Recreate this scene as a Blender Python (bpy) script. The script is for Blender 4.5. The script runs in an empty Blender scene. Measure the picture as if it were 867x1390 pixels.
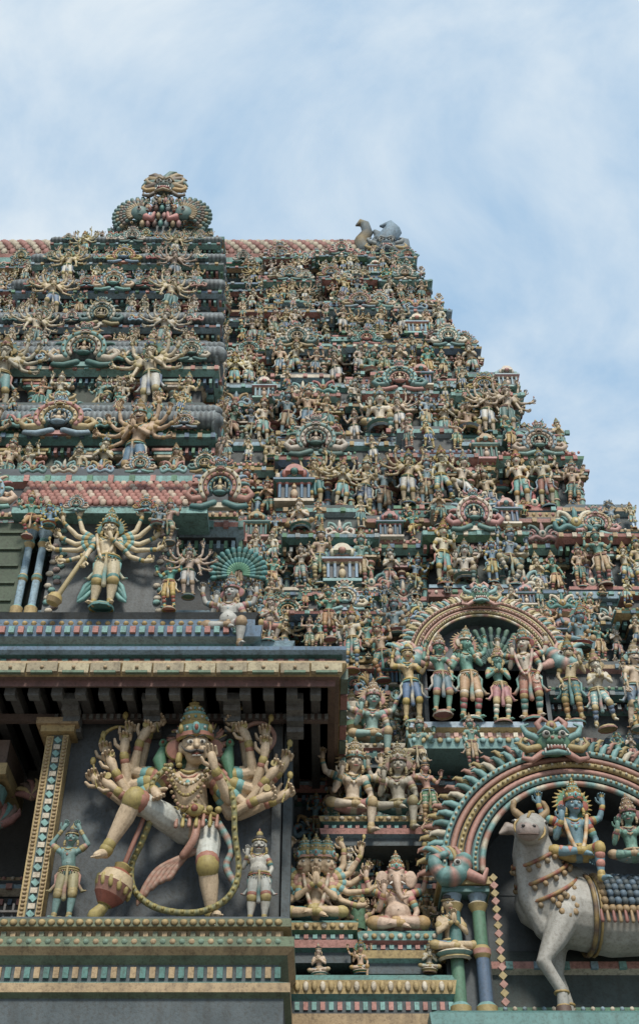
import bpy, math, random, time
import numpy as np
from mathutils import Vector as V, Matrix
from mathutils.bvhtree import BVHTree
R = random.Random(11)
T0=time.time()
sc = bpy.context.scene
pi=math.pi
# ---------------------------------------------------------------- palette (linear)
CREAM=(.64,.48,.30); PALE=(.68,.59,.44); TERRA=(.42,.17,.10); PINK=(.52,.21,.17)
TEAL=(.05,.22,.20); TURQ=(.18,.43,.40); GREEN=(.08,.26,.14); BLUE=(.07,.17,.29); SKY=(.24,.40,.50)
GOLD=(.46,.32,.10); OCHRE=(.43,.29,.13); NAVY=(.022,.040,.055); SLATE=(.045,.08,.10); RED=(.34,.07,.05)
WHITE=(.68,.66,.59); BLACK=(.012,.012,.012); GREY=(.27,.32,.33); BROWN=(.13,.07,.045); ORANGE=(.56,.27,.09)
# ---------------------------------------------------------------- mesh builder
class MB:
    def __init__(s): s.v=[];s.f=[];s.c=[];s.sm=[];s.M=None
    def add(s,vs,fs,col,smooth=True):
        o=len(s.v)
        if s.M is not None: vs=[s.M@V(p) for p in vs]
        s.v.extend([(p[0],p[1],p[2]) for p in vs])
        s.f.extend([tuple(i+o for i in f) for f in fs])
        if isinstance(col,list): s.c.extend(col)
        else: s.c.extend([col]*len(vs))
        s.sm.extend([smooth]*len(fs))
    def box(s,c,d,col,top=1.0,rz=0,ry=0):
        x,y,z=d[0]/2,d[1]/2,d[2]/2
        vs=[(-x,-y,-z),(x,-y,-z),(x,y,-z),(-x,y,-z),(-x*top,-y*top,z),(x*top,-y*top,z),(x*top,y*top,z),(-x*top,y*top,z)]
        if rz or ry:
            m=Matrix.Rotation(rz,3,'Z')@Matrix.Rotation(ry,3,'Y'); vs=[m@V(p) for p in vs]
        vs=[(p[0]+c[0],p[1]+c[1],p[2]+c[2]) for p in vs]
        s.add(vs,[(0,3,2,1),(4,5,6,7),(0,1,5,4),(1,2,6,5),(2,3,7,6),(3,0,4,7)],col,False)
    def bx(s,x0,x1,y0,y1,z0,z1,col): s.box(((x0+x1)/2,(y0+y1)/2,(z0+z1)/2),(x1-x0,y1-y0,z1-z0),col)
    def tube(s,pts,rad,col,seg=8,closed=False):
        pts=[V(p) for p in pts]; 
        if not isinstance(rad,(list,tuple)): rad=[rad]*len(pts)
        rad=list(rad)
        if not closed:
            a=(pts[0]-pts[1]).normalized(); b=(pts[-1]-pts[-2]).normalized(); r0=rad[0]; r1=rad[-1]
            pts=[pts[0]+a*r0*.95,pts[0]+a*r0*.6]+pts+[pts[-1]+b*r1*.6,pts[-1]+b*r1*.95]
            rad=[r0*.35,r0*.8]+rad+[r1*.8,r1*.35]
        n=len(pts); nr=None; vs=[];cs=[]
        for i,p in enumerate(pts):
            if closed: t=pts[(i+1)%n]-pts[i-1]
            else: t=pts[min(i+1,n-1)]-pts[max(i-1,0)]
            if t.length<1e-9: t=V((0,0,1))
            t.normalize()
            if nr is None:
                nr=t.cross(V((0,0,1)) if abs(t.z)<.9 else V((1,0,0)))
            nr=nr-t*nr.dot(t)
            if nr.length<1e-6: nr=t.orthogonal()
            nr.normalize(); bn=t.cross(nr)
            for k in range(seg):
                a=2*pi*k/seg; vs.append(p+(nr*math.cos(a)+bn*math.sin(a))*rad[i])
            if isinstance(col,list): cs.extend([col[i%len(col)]]*seg)
        fs=[]
        for i in range(n if closed else n-1):
            j=(i+1)%n
            for k in range(seg):
                l=(k+1)%seg; fs.append((i*seg+k,i*seg+l,j*seg+l,j*seg+k))
        if not closed:
            fs.append(tuple(range(seg-1,-1,-1))); fs.append(tuple((n-1)*seg+k for k in range(seg)))
        s.add(vs,fs,cs if isinstance(col,list) else col)
    def ell(s,c,r,col,m=None,seg=10,rings=6):
        if not isinstance(r,(list,tuple)): r=(r,r,r)
        vs=[];fs=[]
        vs.append(V((0,0,-r[2])))
        for i in range(1,rings):
            ph=-pi/2+pi*i/rings
            for k in range(seg):
                a=2*pi*k/seg; vs.append(V((r[0]*math.cos(ph)*math.cos(a),r[1]*math.cos(ph)*math.sin(a),r[2]*math.sin(ph))))
        vs.append(V((0,0,r[2]))); n=len(vs)-1
        for k in range(seg):
            l=(k+1)%seg; fs.append((0,1+l,1+k)); fs.append((n,n-seg+k,n-seg+l))
            for i in range(rings-2):
                a=1+i*seg; fs.append((a+k,a+l,a+seg+l,a+seg+k))
        if m is not None: vs=[m@p for p in vs]
        c=V(c); s.add([p+c for p in vs],fs,col)
    def lathe(s,c,prof,col,seg=10,m=None,sx=1,sy=1):
        c=V(c); n=len(prof)-1
        for i in range(n):
            cl=col[i%len(col)] if isinstance(col,list) else col
            vs=[]
            for (r,z) in (prof[i],prof[i+1]):
                for k in range(seg):
                    a=2*pi*(k+.5)/seg; p=V((r*sx*math.cos(a),r*sy*math.sin(a),z))
                    if m is not None: p=m@p
                    vs.append(p+c)
            s.add(vs,[(k,(k+1)%seg,seg+(k+1)%seg,seg+k) for k in range(seg)],cl)
    def prism(s,poly,y0,y1,col,off=(0,0)):
        n=len(poly); vs=[(p[0]+off[0],y0,p[1]+off[1]) for p in poly]+[(p[0]+off[0],y1,p[1]+off[1]) for p in poly]
        fs=[tuple(range(n)),tuple(range(2*n-1,n-1,-1))]+[(i,n+i,n+(i+1)%n,(i+1)%n) for i in range(n)]
        s.add(vs,fs,col,False)
    def wrap(s,x0,x1,y0,y1,prof,cols):
        for i in range(len(prof)-1):
            vs=[]
            for (o,z) in (prof[i],prof[i+1]):
                vs+=[(x0-o,y0-o,z),(x1+o,y0-o,z),(x1+o,y1+o,z),(x0-o,y1+o,z)]
            s.add(vs,[(0,1,5,4),(1,2,6,5),(2,3,7,6),(3,0,4,7)],cols[i%len(cols)],False)
        o,z=prof[-1]; s.add([(x0-o,y0-o,z),(x1+o,y0-o,z),(x1+o,y1+o,z),(x0-o,y1+o,z)],[(0,1,2,3)],cols[(len(prof)-2)%len(cols)],False)
        o,z=prof[0]; s.add([(x0-o,y0-o,z),(x1+o,y0-o,z),(x1+o,y1+o,z),(x0-o,y1+o,z)],[(3,2,1,0)],cols[0],False)
    def arcband(s,cx,cz,r0,r1,y0,y1,col,a0=0,a1=pi,n=28,sz=1.0):
        vs=[];fs=[]
        for i in range(n+1):
            a=a0+(a1-a0)*i/n; c,d=math.cos(a),math.sin(a)*sz
            vs+=[(cx+r0*c,y0,cz+r0*d),(cx+r1*c,y0,cz+r1*d),(cx+r1*c,y1,cz+r1*d),(cx+r0*c,y1,cz+r0*d)]
        for i in range(n):
            o=i*4
            for k in range(4):
                l=(k+1)%4; fs.append((o+k,o+l,o+4+l,o+4+k))
        fs.append((0,3,2,1)); fs.append((n*4,n*4+1,n*4+2,n*4+3))
        s.add(vs,fs,col,False)
    def merge(s,o,M=None):
        k=len(s.v)
        vs=[M@V(p) for p in o.v] if M is not None else o.v
        s.v.extend([(p[0],p[1],p[2]) for p in vs]); s.f.extend([tuple(i+k for i in f) for f in o.f]); s.c.extend(o.c); s.sm.extend(o.sm)
    def mesh(s,name):
        me=bpy.data.meshes.new(name); me.from_pydata(s.v,[],s.f)
        at=me.color_attributes.new('Col','FLOAT_COLOR','POINT')
        a=np.ones((len(s.v),4),dtype=np.float32); a[:,:3]=np.array(s.c,dtype=np.float32)
        at.data.foreach_set('color',a.ravel())
        me.polygons.foreach_set('use_smooth',s.sm); me.update()
        return me
# ---------------------------------------------------------------- materials
def stucco(name,rough=.62,grime=.6,bump=.25,rnd=True):
    m=bpy.data.materials.new(name); m.use_nodes=True; nt=m.node_tree; N=nt.nodes; L=nt.links
    b=N['Principled BSDF']; b.inputs['Roughness'].default_value=rough
    at=N.new('ShaderNodeAttribute'); at.attribute_name='Col'
    tc=N.new('ShaderNodeNewGeometry')
    n1=N.new('ShaderNodeTexNoise'); n1.inputs['Scale'].default_value=1.7; n1.inputs['Detail'].default_value=7; n1.inputs['Roughness'].default_value=.7
    n2=N.new('ShaderNodeTexNoise'); n2.inputs['Scale'].default_value=23; n2.inputs['Detail'].default_value=5; n2.inputs['Roughness'].default_value=.7
    # rain streaks: noise stretched down the wall
    mpg=N.new('ShaderNodeMapping'); mpg.inputs['Scale'].default_value=(7,7,.8); L.new(tc.outputs['Position'],mpg.inputs['Vector'])
    n3=N.new('ShaderNodeTexNoise'); n3.inputs['Scale'].default_value=1.0; n3.inputs['Detail'].default_value=5; L.new(mpg.outputs[0],n3.inputs['Vector'])
    L.new(tc.outputs['Position'],n1.inputs['Vector']); L.new(tc.outputs['Position'],n2.inputs['Vector'])
    hs=N.new('ShaderNodeHueSaturation'); hs.inputs['Saturation'].default_value=.88
    if rnd:
        oi=N.new('ShaderNodeObjectInfo')
        mr=N.new('ShaderNodeMapRange'); mr.inputs['To Min'].default_value=.48; mr.inputs['To Max'].default_value=.52; L.new(oi.outputs['Random'],mr.inputs['Value']); L.new(mr.outputs[0],hs.inputs['Hue'])
        def fr(k,a,c,sock):
            mm=N.new('ShaderNodeMath'); mm.operation='MULTIPLY'; mm.inputs[1].default_value=k; L.new(oi.outputs['Random'],mm.inputs[0])
            f=N.new('ShaderNodeMath'); f.operation='FRACT'; L.new(mm.outputs[0],f.inputs[0])
            mv=N.new('ShaderNodeMapRange'); mv.inputs['To Min'].default_value=a; mv.inputs['To Max'].default_value=c; L.new(f.outputs[0],mv.inputs['Value']); L.new(mv.outputs[0],hs.inputs[sock])
        fr(7.31,.70,1.12,'Value'); fr(13.7,.70,1.05,'Saturation')
    L.new(at.outputs['Color'],hs.inputs['Color'])
    def ramp(n,a,c):
        r=N.new('ShaderNodeValToRGB'); r.color_ramp.elements[0].position=a; r.color_ramp.elements[1].position=c
        r.color_ramp.elements[0].color=(1,1,1,1); r.color_ramp.elements[1].color=(0,0,0,1)
        L.new(n.outputs['Fac'],r.inputs['Fac']); return r
    def mulmix(prev,fac,k,col,mode='MULTIPLY'):
        mu=N.new('ShaderNodeMath'); mu.operation='MULTIPLY'; L.new(fac,mu.inputs[0]); mu.inputs[1].default_value=k
        mx=N.new('ShaderNodeMixRGB'); mx.blend_type=mode; mx.inputs['Color2'].default_value=col
        L.new(mu.outputs[0],mx.inputs['Fac']); L.new(prev,mx.inputs['Color1']); return mx.outputs['Color']
    o=mulmix(hs.outputs['Color'],ramp(n2,.36,.52).outputs['Color'],grime,(.45,.41,.37,1))
    o=mulmix(o,ramp(n1,.38,.60).outputs['Color'],grime*.7,(.50,.48,.45,1))
    o=mulmix(o,ramp(n3,.36,.50).outputs['Color'],grime*.6,(.42,.40,.38,1))
    o=mulmix(o,n1.outputs['Fac'],.26,(.30,.27,.23,1),'MIX')
    L.new(o,b.inputs['Base Color'])
    bp=N.new('ShaderNodeBump'); bp.inputs['Strength'].default_value=bump; bp.inputs['Distance'].default_value=.02
    L.new(n2.outputs['Fac'],bp.inputs['Height']); L.new(bp.outputs['Normal'],b.inputs['Normal'])
    return m
MAT=stucco('painted_stucco',.58,.52,.25); MATW=stucco('weathered_masonry',.72,.75,.4,False)
def link(ob,parent=None):
    sc.collection.objects.link(ob)
    if parent: ob.parent=parent
    return ob
def empty(name,parent=None):
    return link(bpy.data.objects.new(name,None),parent)
def mk(name,mb,mat=MAT,loc=(0,0,0),rot=(0,0,0),scale=1,parent=None):
    me=mb.mesh(name); me.materials.append(mat)
    ob=bpy.data.objects.new(name,me); ob.location=loc; ob.rotation_euler=rot; ob.scale=(scale,)*3
    return link(ob,parent)
def fuse(B,vox,out,sm=2):
    me=B.mesh('tmp'); ob=bpy.data.objects.new('tmp',me); sc.collection.objects.link(ob)
    m=ob.modifiers.new('r','REMESH'); m.mode='VOXEL'; m.voxel_size=vox
    if sm: q=ob.modifiers.new('s','SMOOTH'); q.factor=.5; q.iterations=sm
    dg=bpy.context.evaluated_depsgraph_get(); m2=bpy.data.meshes.new_from_object(ob.evaluated_get(dg))
    bvh=BVHTree.FromPolygons(B.v,B.f); k=len(out.v)
    for v in m2.vertices:
        r=bvh.find_nearest(v.co)
        out.c.append(B.c[B.f[r[2]][0]] if r[2] is not None else CREAM); out.v.append(tuple(v.co))
    for p in m2.polygons: out.f.append(tuple(i+k for i in p.vertices)); out.sm.append(True)
    bpy.data.objects.remove(ob); bpy.data.meshes.remove(me); bpy.data.meshes.remove(m2)
def spl(p,n=6):
    o=[]; P=[V(p[0])]+[V(a) for a in p]+[V(p[-1])]
    for i in range(1,len(P)-2):
        for k in range(n):
            t=k/n; a,b,c,d=P[i-1],P[i],P[i+1],P[i+2]
            o.append(.5*((2*b)+(c-a)*t+(2*a-5*b+4*c-d)*t*t+(3*b-a-3*c+d)*t**3))
    o.append(V(p[-1])); return o
# ---------------------------------------------------------------- human figure (unit = standing height)
def hand(mb,w,d,n,col,det=1,s=1.0,curl=.7):
    w=V(w); d=V(d).normalized(); n=V(n); n=n-d*n.dot(d)
    n=n.normalized() if n.length>1e-4 else d.orthogonal().normalized()
    sd=d.cross(n); sg=6 if det else 4
    mb.tube([w,w+d*.03*s,w+d*.055*s],[.016*s,.021*s,.019*s],col,sg)
    for i,ln in enumerate((.034,.041,.038,.029)):
        b=w+d*.058*s+sd*(i-1.5)*.0125*s
        d1=(d*math.cos(curl*.5)+n*math.sin(curl*.5)+sd*(i-1.5)*.08).normalized(); d2=(d*math.cos(curl*1.7)+n*math.sin(curl*1.7)).normalized()
        mb.tube([b,b+d1*ln*.55*s,b+d1*ln*.55*s+d2*ln*.55*s],[.0078*s,.007*s,.0055*s],col,sg)
    b=w+d*.018*s-sd*.017*s
    mb.tube([b,b+(d*.6-sd*.8+n*.2).normalized()*.026*s,b+(d*.6-sd*.8+n*.2).normalized()*.026*s+(d*.9-sd*.2+n*.4).normalized()*.02*s],[.009*s,.008*s,.006*s],col,sg)
def band(mb,a,b,t,r,col,h=.008,seg=8):
    a=V(a);b=V(b);d=(b-a).normalized();p=a.lerp(b,t); mb.tube([p-d*h,p+d*h],[r,r],col,seg)
def crown(O,head,Mh,gold,c1,c2,kind,det):
    O.M=Mh
    sg=14 if det else 8
    if kind=='kirita':
        O.lathe((0,.008,0),[(.066,.028),(.078,.036),(.078,.052),(.068,.056),(.070,.082),(.060,.086),(.064,.098),(.050,.104),(.053,.128),(.044,.132),(.046,.142),(.030,.148),(.034,.168),(.018,.174),(.022,.186),(.008,.192),(.010,.204),(.001,.218)],[gold,c1,gold,c2,gold,gold,c1,gold,gold,c2,gold],sg)
        O.ell((0,-.072,.062),(.018,.01,.026),c2,seg=8,rings=5); O.ell((0,-.079,.062),(.009,.008,.014),RED,seg=6,rings=4)
        for sx in (-1,1):
            O.ell((sx*.058,-.035,.065),(.012,.02,.022),gold,seg=6,rings=4)
            O.lathe((sx*.075,.03,.0),[(.001,-.016),(.04,-.010),(.045,0),(.04,.010),(.001,.016)],[c1,gold,gold,c1],sg,Matrix.Rotation(pi/2,3,'X'))
        if det:
            for z,r in ((.069,.071),(.116,.053),(.157,.034)):
                for k in range(12):
                    a=2*pi*k/12; O.ell((r*math.cos(a),.008+r*math.sin(a),z),.007,c2 if k%2 else WHITE,seg=5,rings=3)
    elif kind=='bun':
        O.ell((0,.01,.06),(.06,.06,.035),BLACK,seg=8,rings=5); O.ell((0,.01,.10),(.032,.032,.034),gold,seg=8,rings=5); O.tube([( .0,.01,.12),(0,.01,.155)],[.014,.004],c1,6)
        O.tube([(.064*math.cos(a),.064*math.sin(a)+.008,.035) for a in [2*pi*k/10 for k in range(10)]],.01,gold,5,True)
    O.M=None
def head(B,O,hc,rot,skin,gold,hair,det,mous=False,fang=False,k=1.0):
    Mh=Matrix.Translation(V(hc))@rot.to_4x4()@Matrix.Scale(k,4)
    B.M=Mh
    B.ell((0,0,.008),(.057,.062,.066),skin,seg=14,rings=9); B.ell((0,-.014,-.036),(.043,.044,.042),skin,seg=12,rings=7)
    B.ell((0,.018,.022),(.060,.056,.062),hair,seg=12,rings=8)
    B.tube([(0,-.058,.018),(0,-.072,-.012)],[.007,.012],skin,6); 
    for sx in (-1,1): B.ell((sx*.060,.0,-.004),(.010,.016,.026),skin,seg=6,rings=5); B.ell((sx*.027,-.048,-.022),(.018,.016,.016),skin,seg=6,rings=5)
    B.M=None; O.M=Mh
    s=8 if det else 5
    for sx in (-1,1):
        O.ell((sx*.024,-.0545,.008),(.0150,.0075,.0085 if not mous else .0105),WHITE,seg=s,rings=5)
        O.ell((sx*.023,-.0605,.008),(.0062,.004,.0068),BLACK,seg=s,rings=4)
        O.tube([(sx*.007,-.063,.026),(sx*.026,-.062,.034),(sx*.046,-.048,.024)],[.003,.0038,.002],BLACK,4)
        O.tube([(sx*.064,.0,-.03),(sx*.068,-.002,-.055)],[.013,.015],gold,6)
        O.ell((sx*.066,-.004,-.072),(.014,.014,.012),gold,seg=6,rings=4)
    O.tube([(-.017,-.056,-.041),(0,-.064,-.043),(.017,-.056,-.041)],[.004,.0068,.004],RED,5)
    O.ell((0,-.064,.036),(.004,.003,.009),RED,seg=5,rings=3)
    if mous:
        for sx in (-1,1): O.tube([(sx*.003,-.070,-.030),(sx*.022,-.067,-.036),(sx*.043,-.052,-.026),(sx*.058,-.044,-.006)],[.005,.008,.005,.002],BLACK,6)
        O.tube([(-.014,-.062,-.049),(.014,-.062,-.049)],[.005,.005],WHITE,5)
    O.M=None
    return Mh
STAND=dict(pel=(.02,0,.52),che=(-.01,0,.73),head=(.005,-.02,.915),legs=[((-.055,-.03,.285),(-.075,0,.045)),((.10,-.05,.285),(.085,-.01,.045))])
STEP=dict(pel=(-.02,0,.51),che=(.03,-.01,.72),head=(.02,-.03,.905),legs=[((-.10,-.05,.28),(-.12,0,.045)),((.09,-.10,.31),(.12,-.04,.12))])
SIT=dict(pel=(0,0,.09),che=(0,-.005,.30),head=(0,-.03,.485),legs=[((-.21,-.09,.075),(.02,-.17,.05)),((.21,-.09,.075),(-.03,-.14,.085))])
LALI=dict(pel=(0,0,.09),che=(-.01,-.005,.30),head=(.01,-.03,.485),legs=[((-.21,-.08,.08),(.0,-.15,.06)),((.13,-.17,.08),(.12,-.15,-.15))])
DANCE=dict(pel=(0,0,.47),che=(.035,-.01,.68),head=(.06,-.04,.86),legs=[((-.18,-.09,.44),(-.09,-.07,.25)),((.12,-.09,.27),(.03,-.02,.045))])
SQUAT=dict(pel=(0,0,.30),che=(0,-.02,.50),head=(0,-.05,.70),legs=[((-.16,-.10,.27),(-.12,-.02,.045)),((.16,-.10,.27),(.12,-.02,.045))])
def fan(sd,che,n,a0,a1,Rr=.30,y=.02,bend=.05):
    r=[]
    sh=V(che)+V((sd*.11,.015,.05))
    for i in range(n):
        a=a0+(a1-a0)*(i/(n-1) if n>1 else .5)
        d=V((sd*math.cos(a),0,math.sin(a))); p=V((-sd*math.sin(a),0,math.cos(a)))
        yy=y-.03*(i%2)
        e=sh+d*Rr*.5-p*bend+V((0,yy*.6,0)); w=sh+d*Rr*(1 if i%2 else .88)+V((0,yy-.03,0))
        r.append((sd,tuple(e),tuple(w),tuple((d*.6+p*.7).normalized()),'w' if i%2 else 'n'))
    return r
def human(pose,arms,skin=CREAM,cloth=TEAL,leg2=None,gold=GOLD,c1=PINK,c2=TURQ,kind='kirita',female=False,belly=0,fat=1.0,vox=.02,det=0,mous=False,hyaw=0,htilt=0,hpitch=.12,halo=None,heads=1,hk=1.08,stripe=None,sash=True,elephant=False,ped=True,garland=None):
    B=MB();O=MB();out=MB()
    pel=V(pose['pel']);che=V(pose['che']);hd=V(pose['head'])
    leg2=leg2 or skin; sg=12 if det else 8
    w=pel.lerp(che,.45)
    B.tube([pel,w,che,che+V((0,.0,.05))],[.078*fat,(.058 if female else .066)*fat,.074*fat,.05],skin,sg)
    B.ell(che+V((0,0,.025)),(.108,.058*fat,.062),skin,seg=14,rings=8)
    B.ell(pel,(.092*fat*(1.1 if female else 1),.072*fat,.062),cloth,seg=12,rings=8)
    if female:
        for sx in (-1,1): B.ell(che+V((sx*.045,-.052,.0)),(.038,.036,.036),skin,seg=8,rings=6)
    else:
        for sx in (-1,1): B.ell(che+V((sx*.045,-.03,.018)),(.048,.032,.036),skin,seg=8,rings=6)
    if belly: B.ell(w+V((0,-.035,-.01)),(.085*belly,.075*belly,.075*belly),skin,seg=12,rings=8); O.ell(w+V((0,-.035-.074*belly,-.01)),.006,BROWN,seg=5,rings=3)
    B.tube([che+V((0,.005,.06)),hd+V((0,.01,-.03))],[.034,.032],skin,sg)
    for i,(kn,an) in enumerate(pose['legs']):
        sx=-1 if i==0 else 1
        hip=pel+V((sx*.05,0,-.015)); kn=V(kn);an=V(an)
        B.tube([hip,hip.lerp(kn,.5),kn],[.064*fat,.058*fat,.042*fat],cloth,sg)
        bk=V((0,.012,0)) if abs((an-kn).z)>.1 else V((0,0,-.005))
        B.tube([kn,kn.lerp(an,.35)+bk,an],[.041*fat,.041*fat,.023],leg2,sg)
        fd=(V((sx*.035,-.085,-.012)) if an.z<.1 and abs((an-kn).z)>.1 else V((sx*-.05,-.03,-.02)) if abs((an-kn).z)<.1 else V((sx*.03,-.06,-.035)))
        B.tube([an+V((0,.012,-.012)),an+fd*.6+V((0,0,-.012)),an+fd+V((0,0,-.016))],[.024,.022,.019],skin,8)
        if det:
            sdv=V((0,0,1)).cross(fd.normalized()).normalized()
            for q in range(5): b=an+fd+V((0,0,-.02))+sdv*(q-2)*.009; O.tube([b,b+fd.normalized()*.016],[.0065,.005],skin,5)
        if stripe:
            for t in (.25,.5,.75): band(O,hip,kn,t,.066*fat-.022*t*fat,stripe[0],.006,sg)
            for t in (.25,.55): band(O,kn,an,t,.045*fat-.016*t,stripe[1],.006,sg)
        band(O,kn,an,.03,.048*fat,gold,.010,sg); band(O,kn,an,.9,.031,gold,.009,sg)
        if det: band(O,kn,an,.99,.034,gold,.005,sg); band(O,hip,kn,.9,.05*fat,c1,.008,sg)
    for (sd,el,wr,hdv,it) in arms:
        sh=che+V((sd*.108,.012 if it!='m' else 0,.048)); el=V(el);wr=V(wr)
        B.tube([sh,sh.lerp(el,.5),el],[.036,.033,.026],skin,8); B.tube([el,el.lerp(wr,.3),wr],[.027,.027,.018],skin,8)
        band(O,sh,el,.5,.038,gold,.009,8); band(O,el,wr,.88,.024,gold,.008,8)
        if det: band(O,sh,el,.62,.036,c2,.005,8); band(O,sh,el,.32,.040,c1,.004,8); band(O,el,wr,.74,.024,c1,.005,8)
        hv=V(hdv); hand(O,wr,hv,V((0,-1,.1)),skin,det,1.25,.9 if it in 'wn' else .5)
        g=wr+hv*.05+V((0,-.018,0))
        if it=='w':
            q=V((sd*.25,0,1)).normalized(); O.tube([g-q*.05,g+q*.09],[.006,.006],gold,5); O.ell(g+q*.10,(.016,.012,.024),c1 if not det else gold,seg=6,rings=4)
        elif it=='n' and det:
            O.lathe(g+V((0,0,.035)),[(.001,-.005),(.018,-.004),(.018,.004),(.001,.005)],[gold,gold,gold],10,Matrix.Rotation(pi/2,3,'X'))
    for dr,rr,cl,wd in ((.045,.009,gold,.055),(.075,.007,c1,.07),(.105,.009,gold,.082)):
        O.tube([che+V((wd*t,-.050*fat-(.026 if female else .012)*(1-t*t)+.05*abs(t)**3,.082-dr*(1-t*t))) for t in (-1,-.7,-.35,0,.35,.7,1)],rr,cl,5)
    O.ell(che+V((0,-.078,-.022)),(.014,.01,.018),c2,seg=6,rings=4)
    if garland:
        pts=[che+V((.1*t,-.072-.02*(1-t*t),.075-.30*(1-t*t))) for t in [k/8-1 for k in range(17)]]
        O.tube(pts,.017,[garland[0],garland[1]],7)
    O.tube([pel+V((.094*fat*math.cos(a),.075*fat*math.sin(a),.045)) for a in [2*pi*k/14 for k in range(14)]],.012,gold,6,True)
    O.tube([pel+V((.100*fat*math.cos(a),.080*fat*math.sin(a),.018)) for a in [2*pi*k/14 for k in range(14)]],.010,c1,5,True)
    O.ell(pel+V((0,-.085*fat,.035)),(.022,.012,.022),gold,seg=8,rings=5)
    standing=pel.z>.2
    if det:
        for k in range(9):
            t=k/4-1; O.ell(pel+V((.09*fat*t,-.088*fat*math.sqrt(max(.05,1-t*t*.85)),-.005)),.010,gold if k%2 else c2,seg=5,rings=4)
    if sash and standing:
        O.tube([pel+V((0,-.085*fat,.02)),pel+V((.008,-.095*fat,-.10)),pel+V((-.004,-.08,-.2)),pel+V((.0,-.07,-.30))],[.014,.018,.022,.028],[cloth,cloth,gold,cloth,c2,cloth],7)
        for sx in (-1,1):
            O.tube([pel+V((sx*.085,-.02,.03)),pel+V((sx*.13,-.02,-.03)),pel+V((sx*.12,-.01,-.12)),pel+V((sx*.17,-.01,-.20)),pel+V((sx*.21,-.01,-.19))],[.012,.016,.018,.022,.008],[c2,cloth,c1,c2],6)
    if ped:
        if standing: O.lathe((.01,-.01,0),[(.125,-.03),(.13,-.012),(.115,.0),(.11,.012),(.001,.014)],[c2,gold,c1,c1],10)
        else: O.lathe((0,-.05,0),[(.14,-.07),(.17,-.05),(.15,-.03),(.19,.0),(.16,.02),(.001,.03)],[c2,gold,c1,PALE,c2],12)
    offs=[(0,0)] if heads==1 else [(-.085,.7),(.085,-.7),(0,0)]
    for (ox,yw) in offs:
        rot=(Matrix.Rotation(hyaw-yw,3,'Z')@Matrix.Rotation(htilt,3,'Y')@Matrix.Rotation(hpitch,3,'X'))
        hc=hd+V((ox,.015 if ox else 0,.0))
        if elephant:
            Mh=Matrix.Translation(hc)@rot.to_4x4(); B.M=Mh
            B.ell((0,0,0),(.085,.07,.08),skin,seg=12,rings=8)
            for sx in (-1,1): B.ell((sx*.125,.01,-.01),(.065,.014,.08),skin,seg=10,rings=6); B.ell((sx*.035,-.02,.055),(.04,.04,.035),skin,seg=8,rings=6)
            B.tube([(0,-.06,-.01),(.0,-.105,-.07),(.01,-.11,-.15),(.04,-.11,-.20),(.08,-.11,-.185)],[.040,.034,.028,.022,.016],skin,8)
            B.M=None; O.M=Mh
            for sx in (-1,1): O.tube([(sx*.04,-.06,-.05),(sx*.065,-.11,-.075)],[.012,.005],WHITE,6); O.ell((sx*.042,-.058,.01),(.012,.008,.008),WHITE,seg=6,rings=4); O.ell((sx*.042,-.065,.01),(.005,.004,.006),BLACK,seg=6,rings=4)
            O.M=None; Mh=Mh@Matrix.Translation((0,0,.03))
        else: Mh=head(B,O,hc,rot,skin,gold,BLACK,det,mous,k=hk)
        crown(O,hc,Mh,gold,c1,c2,kind,det)
    if halo:
        O.M=Matrix.Translation(hd+V((0,.06,.03)))
        O.lathe((0,0,0),[(.001,-.008),(.10,-.006),(.118,-.012),(.135,-.006),(.135,.008),(.001,.01)],[halo[0],halo[1],gold,gold,halo[0]],20 if det else 12,Matrix.Rotation(pi/2,3,'X'))
        for k in range(18 if det else 9):
            a=-.6+(pi+1.2)*k/(17 if det else 8); O.tube([(.13*math.cos(a),0,.13*math.sin(a)),(.165*math.cos(a+.06),0,.165*math.sin(a+.06))],[.014,.004],halo[1] if k%2 else gold,5)
        O.M=None
    fuse(B,vox,out,2)
    out.merge(O)
    return out
def A_stand(che): 
    c=V(che); return [(-1,tuple(c+V((-.16,-.02,-.09))),tuple(c+V((-.12,-.10,.02))),(0.1,-.1,1),'m'),(1,tuple(c+V((.17,.0,-.10))),tuple(c+V((.12,-.05,-.22))),(-.2,-.1,-1),'m')]
def A_up(che):
    c=V(che); return [(-1,tuple(c+V((-.19,-.02,.02))),tuple(c+V((-.17,-.03,.17))),(.3,0,1),'w'),(1,tuple(c+V((.18,-.02,-.08))),tuple(c+V((.25,-.06,.03))),(.1,-.1,1),'n')]
def A_join(che):
    c=V(che); return [(-1,tuple(c+V((-.15,-.05,-.10))),tuple(c+V((-.015,-.13,-.01))),(0.15,-.1,1),'m'),(1,tuple(c+V((.15,-.05,-.10))),tuple(c+V((.015,-.13,-.01))),(-.15,-.1,1),'m')]
def A_over(che):
    c=V(che); return [(-1,tuple(c+V((-.20,-.01,.12))),tuple(c+V((-.10,-.03,.27))),(.5,0,1),'m'),(1,tuple(c+V((.20,-.01,.12))),tuple(c+V((.10,-.03,.27))),(-.5,0,1),'m')]
def A_club(che):
    c=V(che); return [(-1,tuple(c+V((-.17,-.03,-.10))),tuple(c+V((-.19,-.09,-.24))),(-.1,-.1,-1),'w'),(1,tuple(c+V((.16,-.05,-.07))),tuple(c+V((.06,-.12,.0))),(-.3,-.1,1),'m')]
def A_four(che): return fan(-1,che,1,.75,.75,.24)+fan(1,che,1,.75,.75,.24)+A_stand(che)
def A_many(che,n=4,Rr=.31): return fan(-1,che,n,-.75,1.15,Rr)+fan(1,che,n,-.75,1.15,Rr)
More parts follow.
